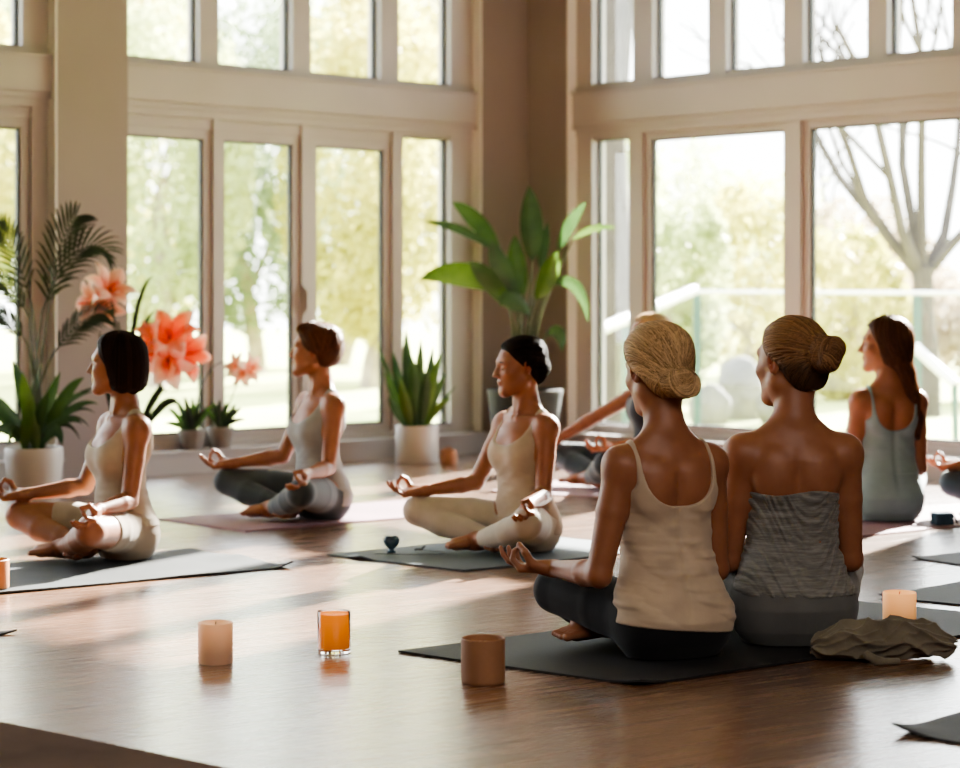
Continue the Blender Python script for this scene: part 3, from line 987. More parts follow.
# ------------------------------------------------------------------ light, world, camera
w = bpy.data.worlds.new('sky'); SC.world = w; w.use_nodes = True
nt = w.node_tree; bg = nt.nodes['Background']
tc = nt.nodes.new('ShaderNodeTexCoord'); sep = nt.nodes.new('ShaderNodeSeparateXYZ'); rp = nt.nodes.new('ShaderNodeValToRGB')
nt.links.new(tc.outputs['Generated'], sep.inputs[0]); nt.links.new(sep.outputs['Z'], rp.inputs['Fac']); nt.links.new(rp.outputs['Color'], bg.inputs['Color'])
rp.color_ramp.elements[0].color = (.98, .985, 1, 1); rp.color_ramp.elements[1].color = (.80, .90, 1, 1)
SKY = 10.5
bg.inputs['Strength'].default_value = SKY

sun = bpy.data.lights.new('sun', 'SUN'); so = bpy.data.objects.new('sun', sun); COL.objects.link(so)
SUN_AZ, SUN_EL = math.radians(30), math.radians(26)
sd = Vector((math.sin(SUN_AZ) * math.cos(SUN_EL), math.cos(SUN_AZ) * math.cos(SUN_EL), math.sin(SUN_EL)))
so.rotation_euler = (-sd).to_track_quat('-Z', 'Y').to_euler()
sun.energy = 96; sun.color = (1, .94, .86); sun.angle = math.radians(.9)

def portal(fn, a, b, nrm):
    l = bpy.data.lights.new('window_portal', 'AREA'); l.shape = 'RECTANGLE'; l.size = abs(b - a); l.size_y = 3.1
    l.cycles.is_portal = True
    o = bpy.data.objects.new('window_portal', l); COL.objects.link(o)
    o.location = fn((a + b) / 2, .26, 1.66); o.rotation_euler = (-nrm).to_track_quat('Z', 'Y').to_euler() if False else nrm.to_track_quat('-Z', 'Y').to_euler()
portal(LW, *bayL, Vv); portal(LW, *bayL2, Vv); portal(LW, *bayL3, Vv); portal(RW, t_cor, T_END, -U)

lamp = bpy.data.lights.new('added_fill_light', 'AREA'); lamp.shape = 'RECTANGLE'; lamp.size = 4; lamp.size_y = 3  # unseen overhead area light, added to fill the room; no real fixture
lamp.energy = 225; lamp.color = (1, .93, .86)
lo = bpy.data.objects.new('added_fill_light', lamp); COL.objects.link(lo); lo.location = (1.2, 1.5, 3.3)
lo.rotation_euler = (math.radians(25), 0, 0)

cam = bpy.data.cameras.new('camera'); co = bpy.data.objects.new('camera', cam); COL.objects.link(co)
co.location = (0, 0, CAMH); co.rotation_euler = (math.radians(90), 0, 0)
cam.sensor_width = 36; cam.lens = 36 * F_PX / 960; cam.shift_y = -(384 - HZ) / 960
cam.clip_start = .1; cam.clip_end = 200
cam.dof.use_dof = True; cam.dof.focus_distance = 5.9; cam.dof.aperture_fstop = 3.1
SC.camera = co
SC.view_settings.view_transform = 'AgX'
SC.view_settings.look = 'AgX - Medium High Contrast'
SC.view_settings.exposure = 0.14
SC.cycles.use_denoising = True
SC.cycles.max_bounces = 8; SC.cycles.diffuse_bounces = 4; SC.cycles.glossy_bounces = 4; SC.cycles.transparent_max_bounces = 12
SC.cycles.sample_clamp_indirect = 6
SC.cycles.caustics_reflective = False; SC.cycles.caustics_refractive = False
# ------------------------------------------------------------------ the garden beyond the windows
GZ = -.2
t = NT('lawn'); p = t.n('ShaderNodeBsdfPrincipled'); v = t.coord()
t.l(t.ramp(t.noise(v, .9, 5), [(.3, (.40, .46, .14)), (.7, (.62, .62, .24))]), p.inputs['Base Color']); p.inputs['Roughness'].default_value = .9
t.l(p.outputs[0], t.out.inputs['Surface']); M_lawn = t.m
m = MB(); nn = 24
def gz(x, y): return GZ + .05 * math.sin(x * .4) * math.cos(y * .3)
gv = [(-40 + 80 * i / nn, 9 + 60 * j / nn) for i in range(nn + 1) for j in range(nn + 1)]
m.add([(x, y, gz(x, y) if y > 16 else GZ - .05) for x, y in gv], [(i * (nn + 1) + j, i * (nn + 1) + j + 1, (i + 1) * (nn + 1) + j + 1, (i + 1) * (nn + 1) + j) for i in range(nn) for j in range(nn)])
o = m.build('ground', M_lawn, None, True); o['kind'] = 'structure'

M_bark = mat_basic('bark', (.30, .25, .20), .9, .3, 5, .4, 30)
M_paleb = mat_basic('pale bark', (.055, .046, .04), .9, .25, 5, .3, 30)
L_yel = mat_leaf('yellow green leaves', (.42, .41, .10), (.70, .64, .22), .6, .8)
L_pale = mat_leaf('pale green leaves', (.36, .42, .19), (.60, .63, .34), .6, .8)
L_grey = mat_leaf('grey green leaves', (.18, .24, .14), (.36, .42, .25), .5, .8)
L_dry = mat_leaf('dry tan leaves', (.34, .27, .18), (.54, .45, .32), .55, .8)

def foliage(n, R, zc, seed, size, nclump=26):
    rs = np.random.RandomState(seed)
    d = rs.normal(size=(nclump, 3)); d /= np.linalg.norm(d, axis=1)[:, None]
    cl = d * np.array(R) * (rs.uniform(.25, 1, (nclump, 1))**.6); cl[:, 2] += zc
    k = rs.randint(0, nclump, n)
    c = cl[k] + rs.normal(size=(n, 3)) * np.array(R) * .17
    rel = (c - np.array((0, 0, zc))) / np.array(R); rr = np.linalg.norm(rel, axis=1)[:, None]
    c = np.array((0, 0, zc)) + rel * np.where(rr > .96, .96 / rr * (1 - .12 * rs.rand(n, 1)), 1) * np.array(R)
    a = rs.normal(size=(n, 3)); a /= np.linalg.norm(a, axis=1)[:, None]
    b = np.cross(a, rs.normal(size=(n, 3))); b /= np.linalg.norm(b, axis=1)[:, None]
    s = size * rs.uniform(.6, 1.3, (n, 1))
    V = np.stack([c - a * s, c + b * s * .45, c + a * s, c - b * s * .45], 1).reshape(-1, 3)
    return mesh_from(V, np.arange(4 * n).reshape(n, 4), False)

def branch(mb, p, d, L, r, lev, rs, up=.15):
    pts = [p]; q = p.copy(); dd = d.copy()
    for i in range(5):
        dd = (dd + Vector(rs.normal(size=3) * .13) + Vector((0, 0, up * .2))).normalized(); q = q + dd * (L / 5); pts.append(q.copy())
    mb.tube(pts, [r * (1 - .5 * i / 5) for i in range(6)], 6 if lev else 10, False)
    if lev >= 4: return
    for i in range(3 if lev < 3 else 2):
        k = rs.randint(2, 6)
        nd = (dd + Vector(rs.normal(size=3) * .62)).normalized()
        if nd.z < -.1: nd.z *= -.4
        branch(mb, pts[k], nd, L * rs.uniform(.6, .8), r * (1 - .5 * k / 5) * .62, lev + 1, rs, up)

def tree(x, Y, top, wid, mat, seed, label, n=9500, low=.5, size=.075, name='leafy_tree', cat='tree'):
    base = at(x, 300, Y); base.z = GZ
    H = top - GZ
    e = empty(name, base, seed * 1.3, label, cat, None)
    rs = np.random.RandomState(seed)
    mb = MB(); branch(mb, Vector((0, 0, -.05)), Vector((0, 0, 1)), H * .33, .05 + H * .014, 2, rs, .6)
    mb.build('trunk', M_bark, e, True, -1)
    zr = (H - low) / 2
    link('foliage', foliage(n, (wid / 2, wid / 2, zr * .86), low + zr, seed, size, int(26 + wid * 4)), mat, e)
    return e

Tn = [
 (-55, 26, 5.4, 2.5, L_yel, 'yellow green leafy tree outside the window left of the wide pier'),
 (158, 26, 5.4, 2.5, L_pale, 'pale green leafy tree filling the first tall pane right of the pier'),
 (368, 26, 5.4, 2.5, L_yel, 'yellow tree seen through the third tall pane'),
 (60, 29.5, 6.0, 2.6, L_pale, 'pale tree far out behind the wide pier at left'),
 (258, 29.5, 6.0, 2.6, L_grey, 'darker grey green tree seen through the second tall pane'),
 (452, 29.5, 6.2, 2.6, L_yel, 'bright yellow tree seen through the narrow fourth tall pane'),
 (150, 33.2, 6.8, 2.9, L_yel, 'tall yellowish tree far behind the first tall pane'),
 (340, 33.2, 6.8, 2.9, L_pale, 'tall pale tree far behind the third tall pane'),
 (-40, 33.2, 6.8, 2.9, L_pale, 'pale tree farthest behind the window left of the pier'),
]
for i, (x, Y, top, wid, mt, lab) in enumerate(Tn):
    tree(x, Y, top, wid, mt, 11 + i, lab, low=.0)
Tr = [
 (672, 22, 2.5, 1.35, L_pale, 'pale green shrub outside the right wall behind the fence corner post'),
 (752, 24.6, 2.7, 1.7, L_yel, 'bright yellow green bush behind the glass fence in the middle pane'),
 (690, 28.4, 3.5, 2.3, L_pale, 'pale tall bush far behind the glass fence'),
 (842, 22, 1.9, 1.5, L_yel, 'yellow green bush left of the bare tree in the right pane'),
 (900, 24.6, 1.9, 1.7, L_dry, 'dry tan shrub behind the foot of the bare tree'),
 (985, 22, 1.6, 1.5, L_dry, 'tan shrub at the right edge behind the bare tree'),
 (860, 28.4, 2.6, 2.3, L_dry, 'wide dry bush far behind the bare tree'),
 (605, 24.6, 3.6, 1.6, L_pale, 'pale bush behind the thick grey trunk'),
 (790, 32, 3.2, 2.4, L_pale, 'faded bush farthest behind the middle frame post'),
]
for i, (x, Y, top, wid, mt, lab) in enumerate(Tr):
    tree(x, Y, top, wid, mt, 41 + i, lab, n=5000, low=-.15, size=.06, name='garden_shrub', cat='shrub')

def bare(x, Y, H, r, seed, label, lean=(0, 0, 1), mat=M_paleb):
    base = at(x, 300, Y); base.z = GZ - .05
    rs = np.random.RandomState(seed); mb = MB()
    branch(mb, Vector((0, 0, 0)), Vector(lean).normalized(), H * .45, r, 0, rs, .3)
    o = mb.build('bare_tree', mat, None, True, -1); o.location = base
    tag(o, label, 'tree')
base = at(926, 300, 19.2); base.z = GZ - .05; rs = np.random.RandomState(6); mb = MB()
fork = Vector((-.03, 0, 1.45))
mb.tube([(0, 0, 0), (.03, 0, .5), (-.02, .01, 1.0), tuple(fork)], [.14, .105, .095, .10], 12)
for dx, dy, L in ((-.95, .1, 2.3), (-.55, -.3, 2.5), (-.15, .3, 2.7), (.2, -.2, 2.6), (.55, .3, 2.5), (.95, -.1, 2.2), (-.3, .6, 2.2)):
    branch(mb, fork - Vector((0, 0, .1)), Vector((dx, dy, 1.15)).normalized(), L, .058, 1, rs, .5)
o = mb.build('bare_tree', M_paleb, None, True, -1); o.location = base
tag(o, 'leafless tree with forking branches in the large right pane', 'tree')
bare(832, 35.5, 6.2, .09, 5, 'slim leafless tree left of the larger bare tree', (.1, 0, 1))
bare(690, 38.5, 7.0, .08, 12, 'thin leafless tree behind the middle of the right window', (.05, 0, 1))
mb = MB(); b = at(613, 300, 16.5); b.z = GZ - .05
mb.tube([b, b + Vector((.02, 0, 1.2)), b + Vector((-.03, 0, 2.4)), b + Vector((.06, .1, 3.6)), b + Vector((.22, .2, 5.0))], [.17, .14, .13, .125, .10], 14)
mb.tube([b + Vector((-.03, 0, 2.4)), b + Vector((-.15, 0, 3.0)), b + Vector((-.35, 0, 4.4))], [.09, .075, .05], 10)
tag(mb.build('tree_trunk', M_paleb, None, True, -1), 'thick pale grey trunk behind the narrow left pane of the right wall', 'tree')

# glass balustrade
M_teal = mat_basic('teal post', (.035, .085, .075), .5, .08)
M_white = mat_basic('white rail', (.86, .85, .82), .5, .03)
bal = empty('glass_fence', at(697, 300, 17), 0, 'glass garden fence with teal posts beyond the right window', 'fence')
bz = bal.location.copy()
pts = [at(697, 292, 17.0), at(808, 293, 16.6), at(917, 293, 16.2), at(1030, 294, 15.8)]
for i, q in enumerate(pts):
    mb = MB(); q0 = Vector((q.x, q.y, GZ - .02)) - bz
    mb.box(lambda a, b, c: q0 + Vector((a, b, c)), -.03, .03, -.03, .03, 0, q.z - GZ)
    if i != 1: mb.build('post', M_teal, bal, False, .006)
for a, b in ((0, 2), (2, 3)):
    qa, qb = pts[a] - bz, pts[b] - bz
    dv = (qb - qa); dv.z = 0
    mb = MB(); mb.box(lambda s, d, z: Vector((qa.x, qa.y, 0)) + dv * s + Vector((0, d, z)), .02, .98, -.006, .006, GZ + .1 - bz.z, qa.z - .03)
    mb.build('glass_panel', M_glass, bal)
mb = MB(); mb.tube([pts[0] - bz, pts[2] - bz, pts[3] - bz], .018, 8); mb.build('top_rail', M_white, bal, True)
hr = empty('sloping_handrail', at(697, 289, 17), 0, 'white sloping handrail ending at the fence post, left side', 'handrail')
hz = hr.location.copy()
mb = MB(); a, b = at(590, 334, 14.8) - hz, at(694, 290, 16.9) - hz
mb.tube([a, b], .045, 10); mb.build('rail', M_white, hr, True)
mb = MB(); q = at(625, 320, 15.5) - hz; mb.tube([q, Vector((q.x, q.y, GZ - hz.z))], .025, 8); mb.build('post', M_teal, hr, True)
h2 = empty('sloping_handrail', at(940, 370, 15.2), 0, 'short white sloping bar right of the second fence post', 'handrail')
hz = h2.location.copy()
mb = MB(); a, b = at(916, 348, 15.4) - hz, at(956, 385, 15.0) - hz
mb.tube([a, b], .04, 10); mb.build('rail', M_white, h2, True)
mb = MB(); mb.tube([b - Vector((.01, 0, 0)), Vector((b.x, b.y, GZ - hz.z))], .025, 8); mb.build('post', M_teal, h2, True)

# pale boulders beyond the glass
M_rock = mat_basic('grey rock', (.13, .12, .11), .9, .35, 3, .6, 12)
for k, (x, Y, r, lab) in enumerate(((708, 18.3, (.17, .2, .20), 'left grey boulder beyond the glass fence'), (742, 18.9, (.22, .2, .33), 'tallest grey boulder in the middle of the rocks'),
                                        (778, 18.3, (.18, .2, .19), 'right grey boulder beyond the glass fence'))):
    f = Field((-.6, -.6, -.6), (.6, .6, .6), .025)
    f.add(f_ell((0, 0, 0), r), .02)
    f.disp(lambda X, Y, Z: .05 * vnoise(X * 8, Y * 8, Z * 8, k) + .025 * np.abs(vnoise(X * 22, Y * 22, Z * 22, k + 3)))
    V, Q = f.mesh(1); o = link('boulder', mesh_from(V, Q), M_rock)
    o.location = at(x, 400, Y); o.location.z = GZ + r[2] * .75; tag(o, lab, 'rock')
# ------------------------------------------------------------------ yoga mats and small things on the floor
MT = .006
def mat_rubber(name, col, var=.15, rough=.62, spec=.25):
    t = NT(name); p = t.n('ShaderNodeBsdfPrincipled'); v = t.coord()
    t.l(t.ramp(t.noise(v, 3, 4), [(.3, c3(col, 1 - var)), (.7, c3(col, 1 + var))]), p.inputs['Base Color'])
    p.inputs['Roughness'].default_value = rough; p.inputs['Specular IOR Level'].default_value = spec
    wv = t.n('ShaderNodeTexVoronoi'); wv.inputs['Scale'].default_value = 160; t.l(v, wv.inputs['Vector'])
    t.l(t.bump(wv.outputs['Distance'], .25, .002), p.inputs['Normal'])
    t.l(p.outputs[0], t.out.inputs['Surface']); return t.m

def yoga_mat(P0, e1, e2, mat, label, curl=(), wrinkle=.0, name='yoga_mat', cat='yoga mat', thick=MT, nu=40, nv=90, seed=1):
    """P0 corner on the floor, e1/e2 edge vectors; curl = list of (corner u, v, height, radius)"""
    P0 = Vector(P0); e1 = Vector(e1); e2 = Vector(e2)
    cen = P0 + (e1 + e2) / 2; cen.z = 0
    top = []; L1, L2 = e1.length, e2.length
    U_, V_ = np.meshgrid(np.linspace(0, 1, nu), np.linspace(0, 1, nv), indexing='ij')
    u = U_.ravel(); v = V_.ravel()
    # rounded corners
    cr = .025
    X = u * L1; Y = v * L2
    z = np.zeros_like(u)
    for (cu, cv, hgt, rad) in curl:
        d = np.sqrt(((u - cu) * L1)**2 + ((v - cv) * L2)**2)
        z += hgt * np.maximum(0, 1 - d / rad)**2
    if wrinkle:
        z += wrinkle * np.maximum(0, vnoise(X * 7, Y * 5, 0 * X, seed))
    pts = np.array(P0)[None] + u[:, None] * np.array(e1)[None] + v[:, None] * np.array(e2)[None] - np.array(cen)[None]
    lo_ = pts.copy(); lo_[:, 2] = z + .0006; hi_ = pts.copy(); hi_[:, 2] = z + thick
    n = nu * nv
    idx = lambda i, j: i * nv + j
    F = []
    for i in range(nu - 1):
        for j in range(nv - 1):
            a, b, c, d = idx(i, j), idx(i + 1, j), idx(i + 1, j + 1), idx(i, j + 1)
            F.append((a + n, b + n, c + n, d + n)); F.append((d, c, b, a))
    for i in range(nu - 1):
        for j, fl in ((0, 0), (nv - 1, 1)):
            a, b = idx(i, j), idx(i + 1, j); q = (a, b, b + n, a + n); F.append(q if not fl else q[::-1])
    for j in range(nv - 1):
        for i, fl in ((0, 1), (nu - 1, 0)):
            a, b = idx(i, j), idx(i, j + 1); q = (a, b, b + n, a + n); F.append(q if not fl else q[::-1])
    me = mesh_from(np.concatenate([lo_, hi_]), np.array(F), False)
    bm = bmesh.new(); bm.from_mesh(me); bmesh.ops.recalc_face_normals(bm, faces=bm.faces); bm.to_mesh(me); bm.free()
    me.polygons.foreach_set('use_smooth', np.ones(len(me.polygons), dtype=bool))
    try: me.set_sharp_from_angle(angle=math.radians(50))
    except Exception: pass
    o = link(name, me, mat); o.location = cen
    return tag(o, label, cat)

R_char = mat_rubber('charcoal mat', (.030, .031, .033)); R_grey = mat_rubber('slate grey mat', (.036, .039, .041))
R_mauve = mat_rubber('mauve mat', (.27, .165, .195)); R_blue = mat_rubber('blue grey mat', (.105, .128, .145))
R_black = mat_rubber('black mat', (.022, .022, .024)); R_brown = mat_rubber('brown mat', (.105, .066, .050), .25, .95, .04)
R_pink = mat_rubber('pink mat', (.36, .235, .26))

L_, N_ = gp(398, 653), gp(640, 687); e1 = L_ - N_; e2 = Vector((.79, .613, 0)) * 1.62
yoga_mat(N_, e1, e2, R_black, 'black yoga mat under the two women sitting in front', curl=((0, 0, .012, .12),), wrinkle=.003)
Rr = gp(293, 568); yoga_mat(Rr, Vector((-.42, .50, 0)), Vector((-.80, -.60, 0)) * 1.75, R_grey, 'slate grey yoga mat under the woman in beige shorts', curl=((0, 0, .02, .10), (.5, .0, .012, .2)), wrinkle=.008, seed=4)
N2, L2_, R2_ = gp(245, 532), gp(158, 520), gp(425, 517)
yoga_mat(N2, L2_ - N2, (R2_ - N2) * 1.7, R_mauve, 'mauve yoga mat under the woman in grey tank top')
N3, L3_, R3_ = gp(465, 572), gp(327, 556), gp(600, 557)
yoga_mat(N3, L3_ - N3, (R3_ - N3) * 1.55, R_blue, 'blue grey yoga mat under the woman in cream tank top', curl=((.75, 0, .010, .1),), wrinkle=.005, seed=7)
N5 = Vector((1.10, 7.94, 0)); yoga_mat(N5, Vector((-.37, .49, 0)), Vector((.795, .606, 0)) * 1.8, R_mauve, 'mauve yoga mat under the woman with long brown hair')
T6 = gp(878, 598); yoga_mat(T6, Vector((.42, -.325, 0)) * 1.0, Vector((.7, .715, 0)) * .55, R_char, 'charcoal yoga mat behind the glowing candle at right', curl=((0, 0, .01, .08),))
T7 = gp(912, 559); yoga_mat(T7, Vector((.45, -.685, 0)) * .62, Vector((.8, .6, 0)) * 1.5, R_char, 'dark yoga mat at right edge, farthest of the three there', curl=((0, 0, .008, .08),))
T8 = gp(892, 734); yoga_mat(T8, Vector((.74, -.67, 0)) * .62, Vector((.68, .73, 0)) * 1.2, R_char, 'dark yoga mat in the bottom right corner', curl=((0, 0, .02, .14),), wrinkle=.002)
T9 = gp(17, 634); yoga_mat(T9, Vector((-.45, -.42, 0)), Vector((-.9, .15, 0)) * 1.0, R_char, 'dark yoga mat tip at the left edge', curl=((0, 0, .008, .08),))
A10, B10 = gp(0, 724), gp(215, 768); d10 = (B10 - A10).normalized()
yoga_mat(A10 - d10 * .9, d10 * 2.2, Vector((d10.y, -d10.x, 0)) * .75, R_brown, 'brown yoga mat in the bottom left corner')
N11 = gp(600, 498); yoga_mat(N11 + Vector((.50, -.31, 0)) * .5, (gp(482, 491) - gp(600, 498)).normalized() * .90, Vector((.53, .85, 0)) * .75, R_pink, 'pink yoga mat under the woman in navy near the corner')

# ---- candles
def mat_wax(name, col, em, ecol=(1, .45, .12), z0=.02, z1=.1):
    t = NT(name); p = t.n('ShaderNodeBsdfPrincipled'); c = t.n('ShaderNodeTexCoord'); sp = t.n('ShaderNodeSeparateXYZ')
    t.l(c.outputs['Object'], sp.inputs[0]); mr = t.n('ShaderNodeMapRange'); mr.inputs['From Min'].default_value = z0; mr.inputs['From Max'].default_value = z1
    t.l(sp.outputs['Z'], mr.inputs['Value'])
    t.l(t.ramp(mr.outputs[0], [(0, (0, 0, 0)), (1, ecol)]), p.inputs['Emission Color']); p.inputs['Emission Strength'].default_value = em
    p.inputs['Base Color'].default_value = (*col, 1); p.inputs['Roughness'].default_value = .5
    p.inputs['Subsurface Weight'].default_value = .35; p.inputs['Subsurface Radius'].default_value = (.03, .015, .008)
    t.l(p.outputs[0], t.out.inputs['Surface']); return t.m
M_wick = mat_basic('wick', (.03, .02, .015), .9)
t = NT('clear glass'); p_ = t.n('ShaderNodeBsdfPrincipled'); p_.inputs['Transmission Weight'].default_value = 1; p_.inputs['Roughness'].default_value = .03
p_.inputs['Base Color'].default_value = (.95, .93, .9, 1); p_.inputs['IOR'].default_value = 1.45; t.l(p_.outputs[0], t.out.inputs['Surface']); M_clear = t.m
M_flame = NT('flame'); em_ = M_flame.n('ShaderNodeEmission'); em_.inputs['Color'].default_value = (1, .6, .2, 1); em_.inputs['Strength'].default_value = 12
M_flame.l(em_.outputs[0], M_flame.out.inputs['Surface']); M_flame = M_flame.m

def candle(px, base, w_px, h_px, wax, label, flame=False):
    P = gp(px, base); k = P.y / F_PX; r, h = w_px * k / 2, h_px * k
    e = empty('pillar_candle', P, 0, label, 'candle')
    m = MB(); m.lathe([(r * .97, 0.0005), (r, .004), (r, h - .004), (r * .985, h - .001), (r * .95, h), (r * .90, h - .003), (r * .6, h - .010), (0.001, h - .012)], n=48)
    m.build('wax', wax, e, True)
    m = MB(); m.tube([(0, 0, h - .013), (0, .001, h - .004), (.002, .002, h + .001)], .0013, 6); m.build('wick', M_wick, e, True)
    if flame:
        m = MB(); m.lathe([(.0005, h - .002), (.004, h + .003), (.0045, h + .007), (.002, h + .013), (.0004, h + .018)], n=12); m.build('flame', M_flame, e, True)
    return e
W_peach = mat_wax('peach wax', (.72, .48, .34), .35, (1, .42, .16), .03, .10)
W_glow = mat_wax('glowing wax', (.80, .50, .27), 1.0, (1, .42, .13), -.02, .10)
candle(215.5, 663, 35, 41, W_peach, 'pale peach pillar candle standing left of the orange glass candle')
candle(899.5, 623, 33, 31, W_glow, 'softly glowing pillar candle behind the rolled olive towel')

# orange candle in clear glass
P = gp(334, 652.5); k = P.y / F_PX; r, h = 33.5 * k / 2, 41.5 * k
e = empty('glass_candle', P, 0, 'bright orange candle in a clear glass tumbler', 'candle')
m = MB(); m.lathe([(r * .94, .0005), (r, .003), (r, h - .001), (r - .0006, h), (r - .0012, h - .002), (r - .0012, .013), (.001, .0125)], n=48); m.build('tumbler', M_clear, e, True)
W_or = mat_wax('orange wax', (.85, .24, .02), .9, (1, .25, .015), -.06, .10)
m = MB(); m.lathe([(.001, .0135), (r - .0014, .0135), (r - .0014, h - .006), (r * .6, h - .009), (.001, h - .010)], n=48); m.build('wax', W_or, e, True)
m = MB(); m.tube([(0, 0, h - .013), (0, 0, h - .004)], .0013, 6); m.build('wick', M_wick, e, True)

# terracotta cup candle in front
M_terra = mat_basic('brown ceramic', (.30, .155, .085), .6, .06, 20, .05, 200)
P = gp(483, 682.5); k = P.y / F_PX; r, h = 44 * k / 2, 45 * k
e = empty('candle_cup', P, 0, 'brown ceramic candle cup in front of the black mat', 'candle')
m = MB(); m.lathe([(r * .95, .0005), (r * .985, .003), (r, .010), (r, h - .002), (r - .002, h), (r - .0045, h - .002), (r - .0045, .030), (.001, .030)], n=56); m.build('cup', M_terra, e, True)
m = MB(); m.lathe([(.001, .0305), (r - .005, .0305), (r - .005, h - .016), (r * .5, h - .018), (.001, h - .019)], n=40); m.build('wax', mat_wax('tan wax', (.55, .35, .22), .05), e, True)
m = MB(); m.tube([(0, 0, h - .020), (0, 0, h - .008)], .0013, 6); m.build('wick', M_wick, e, True)

# orange-brown cup cut by the left edge
P = gp(-8, 588, .012); k = P.y / F_PX; r, h = 34 * k / 2, 29 * k
e = empty('candle_cup', P + Vector((0, 0, 0)), 0, 'orange brown candle cup cut off by the left edge', 'candle')
M_or = mat_basic('orange ceramic', (.38, .15, .045), .5, .06, 20)
m = MB(); m.lathe([(r * .96, .0005), (r, .005), (r, h - .002), (r - .002, h), (r - .0045, h - .002), (r - .0045, .02), (.001, .02)], n=48); m.build('cup', M_or, e, True)
m = MB(); m.lathe([(.001, .0205), (r - .005, .0205), (r - .005, h - .014), (.001, h - .016)], n=40); m.build('wax', W_peach, e, True)

# little terracotta pot by the white planter
P = gp(448.5, 465); k = P.y / F_PX; r, h = 17.5 * k / 2, 15 * k
M_tc = mat_basic('terracotta', (.42, .22, .13), .8, .1, 15)
e = empty('terracotta_bowl', P, 0, 'small terracotta bowl on the floor beside the white planter', 'bowl')
m = MB(); m.lathe([(r * .85, .0005), (r * .97, .012), (r, h * .5), (r * .95, h - .004), (r * .93, h), (r * .86, h - .003), (r * .85, h * .55), (.001, h * .5)], n=36); m.build('bowl', M_tc, e, True)
m = MB(); m.tube([(-r * .5, 0, h), (0, 0, h + .018), (r * .5, 0, h)], .006, 8); m.build('handle', M_tc, e, True)

# dark blue trinket, earphones and phone
M_dblue = mat_basic('dark blue glaze', (.04, .085, .125), .25, .2, 30)
P = gp(391.5, 553, MT)
e = empty('blue_ornament', P + Vector((0, 0, .002)), 0, 'small dark blue heart shaped ornament on the grey blue mat', 'ornament')
f = Field((-.05, -.04, -.01), (.05, .04, .07), .0018)
for sx in (-1, 1): f.add(f_ell((sx * .0095, 0, .036), (.0155, .016, .016)), .006)
f.add(f_ell((0, 0, .024), (.015, .014, .016)), .010)
V, Q = f.mesh(1); link('heart', mesh_from(V, Q), M_dblue, e); e.scale = (1.2, 1.2, 1.2)
m = MB(); m.lathe([(.013, .0), (.014, .004), (.009, .008), (.007, .014), (.001, .016)], n=24); m.build('foot', M_dblue, e, True)
M_cable = mat_basic('dark cable', (.05, .05, .05), .5)
P = gp(420, 552, MT)
e = empty('earphones', P + Vector((0, 0, .006)), 0, 'dark wired earphones lying on the grey blue mat', 'earphones')
m = MB(); m.tube([(-.02, 0, .002), (-.01, .004, .004), (.006, 0, .003), (.012, -.002, .012), (.018, 0, .018)], .004, 8); m.build('earbud', M_cable, e, True)
m = MB(); m.tube(bez((.0, 0, .0015), (.10, -.03, .0015), (.14, -.10, .0015), (.02, -.13, .0015), 16) + bez((.02, -.13, .0015), (-.05, -.15, .0015), (-.12, -.10, .0015), (-.16, -.12, .0015), 12)[1:], .0013, 6); m.build('cable', M_cable, e, True)
P = gp(942, 525, MT)
e = empty('blue_bottle', P + Vector((0, 0, .001)), math.radians(12), 'small dark blue block lying on the mauve mat at right', 'block')
m = MB(); m.box(lambda a, b, c: (a, b, c), -.040, .040, -.03, .03, 0, .052); m.build('block', M_dblue, e, False, .006)
e.name = 'blue_block'
m = MB(); m.tube([(.040, 0, .03), (.052, .004, .038), (.062, 0, .02), (.068, 0, .004)], .0045, 8); m.build('strap', M_cable, e, True)

# rolled olive towel
def towel():
    P = gp(884, 663)
    h = .0024
    f = Field((-.22, -.12, -.004), (.22, .13, .16), h)
    rs = np.random.RandomState(5)
    ax = [(-.150, .0, .036, .030), (-.10, -.004, .048, .043), (-.03, .0, .054, .049), (.05, .012, .056, .049), (.115, .014, .052, .043), (.165, .004, .040, .030)]
    for a, b in zip(ax[:-1], ax[1:]): f.add(f_rcone(a[:3], b[:3], a[3], b[3]), .012)
    f.add(f_ell((-.02, .03, .03), (.13, .055, .034)), .02)
    def folds(X, Y, Z):
        yc = np.interp(X, [q[0] for q in ax], [q[1] for q in ax]); zc = np.interp(X, [q[0] for q in ax], [q[2] for q in ax])
        th = np.arctan2(Z - zc, -(Y - yc))
        n1 = vnoise(X * 16, Y * 12, Z * 12, 8); n2 = vnoise(X * 34, Y * 20, Z * 20, 9)
        a = 1 - np.abs(np.sin(th * 2.6 + X * 20 + 1.5 * n1)); b = 1 - np.abs(np.sin(th * 5.2 - X * 31 + 1.9 * n2 + 1))
        return .013 * (a**1.6 - .35) + .006 * (b**1.8 - .3) * (X > -.30) + .0015 * vnoise(X * 90, Y * 90, Z * 90, 3)
    f.disp(folds)
    f.add(f_rcone((-.045, -.060, .022), (-.020, -.078, .009), .012, .011), .012)      # loose corner of the cloth
    f.add(f_rcone((-.020, -.078, .009), (.030, -.070, .010), .011, .008), .010)
    f.isect(lambda X, Y, Z: (.0015 - Z) + 0 * X + 0 * Y)
    V, Q = f.mesh(1)
    o = link('towel', mesh_from(V, Q), mat_fabric('olive towel', (.165, .142, .105), .95, 700, .5, .3, .2))
    o.location = P + Vector((0, .045, 0)); tag(o, 'crumpled olive towel rolled up beside the black mat', 'towel')
towel()
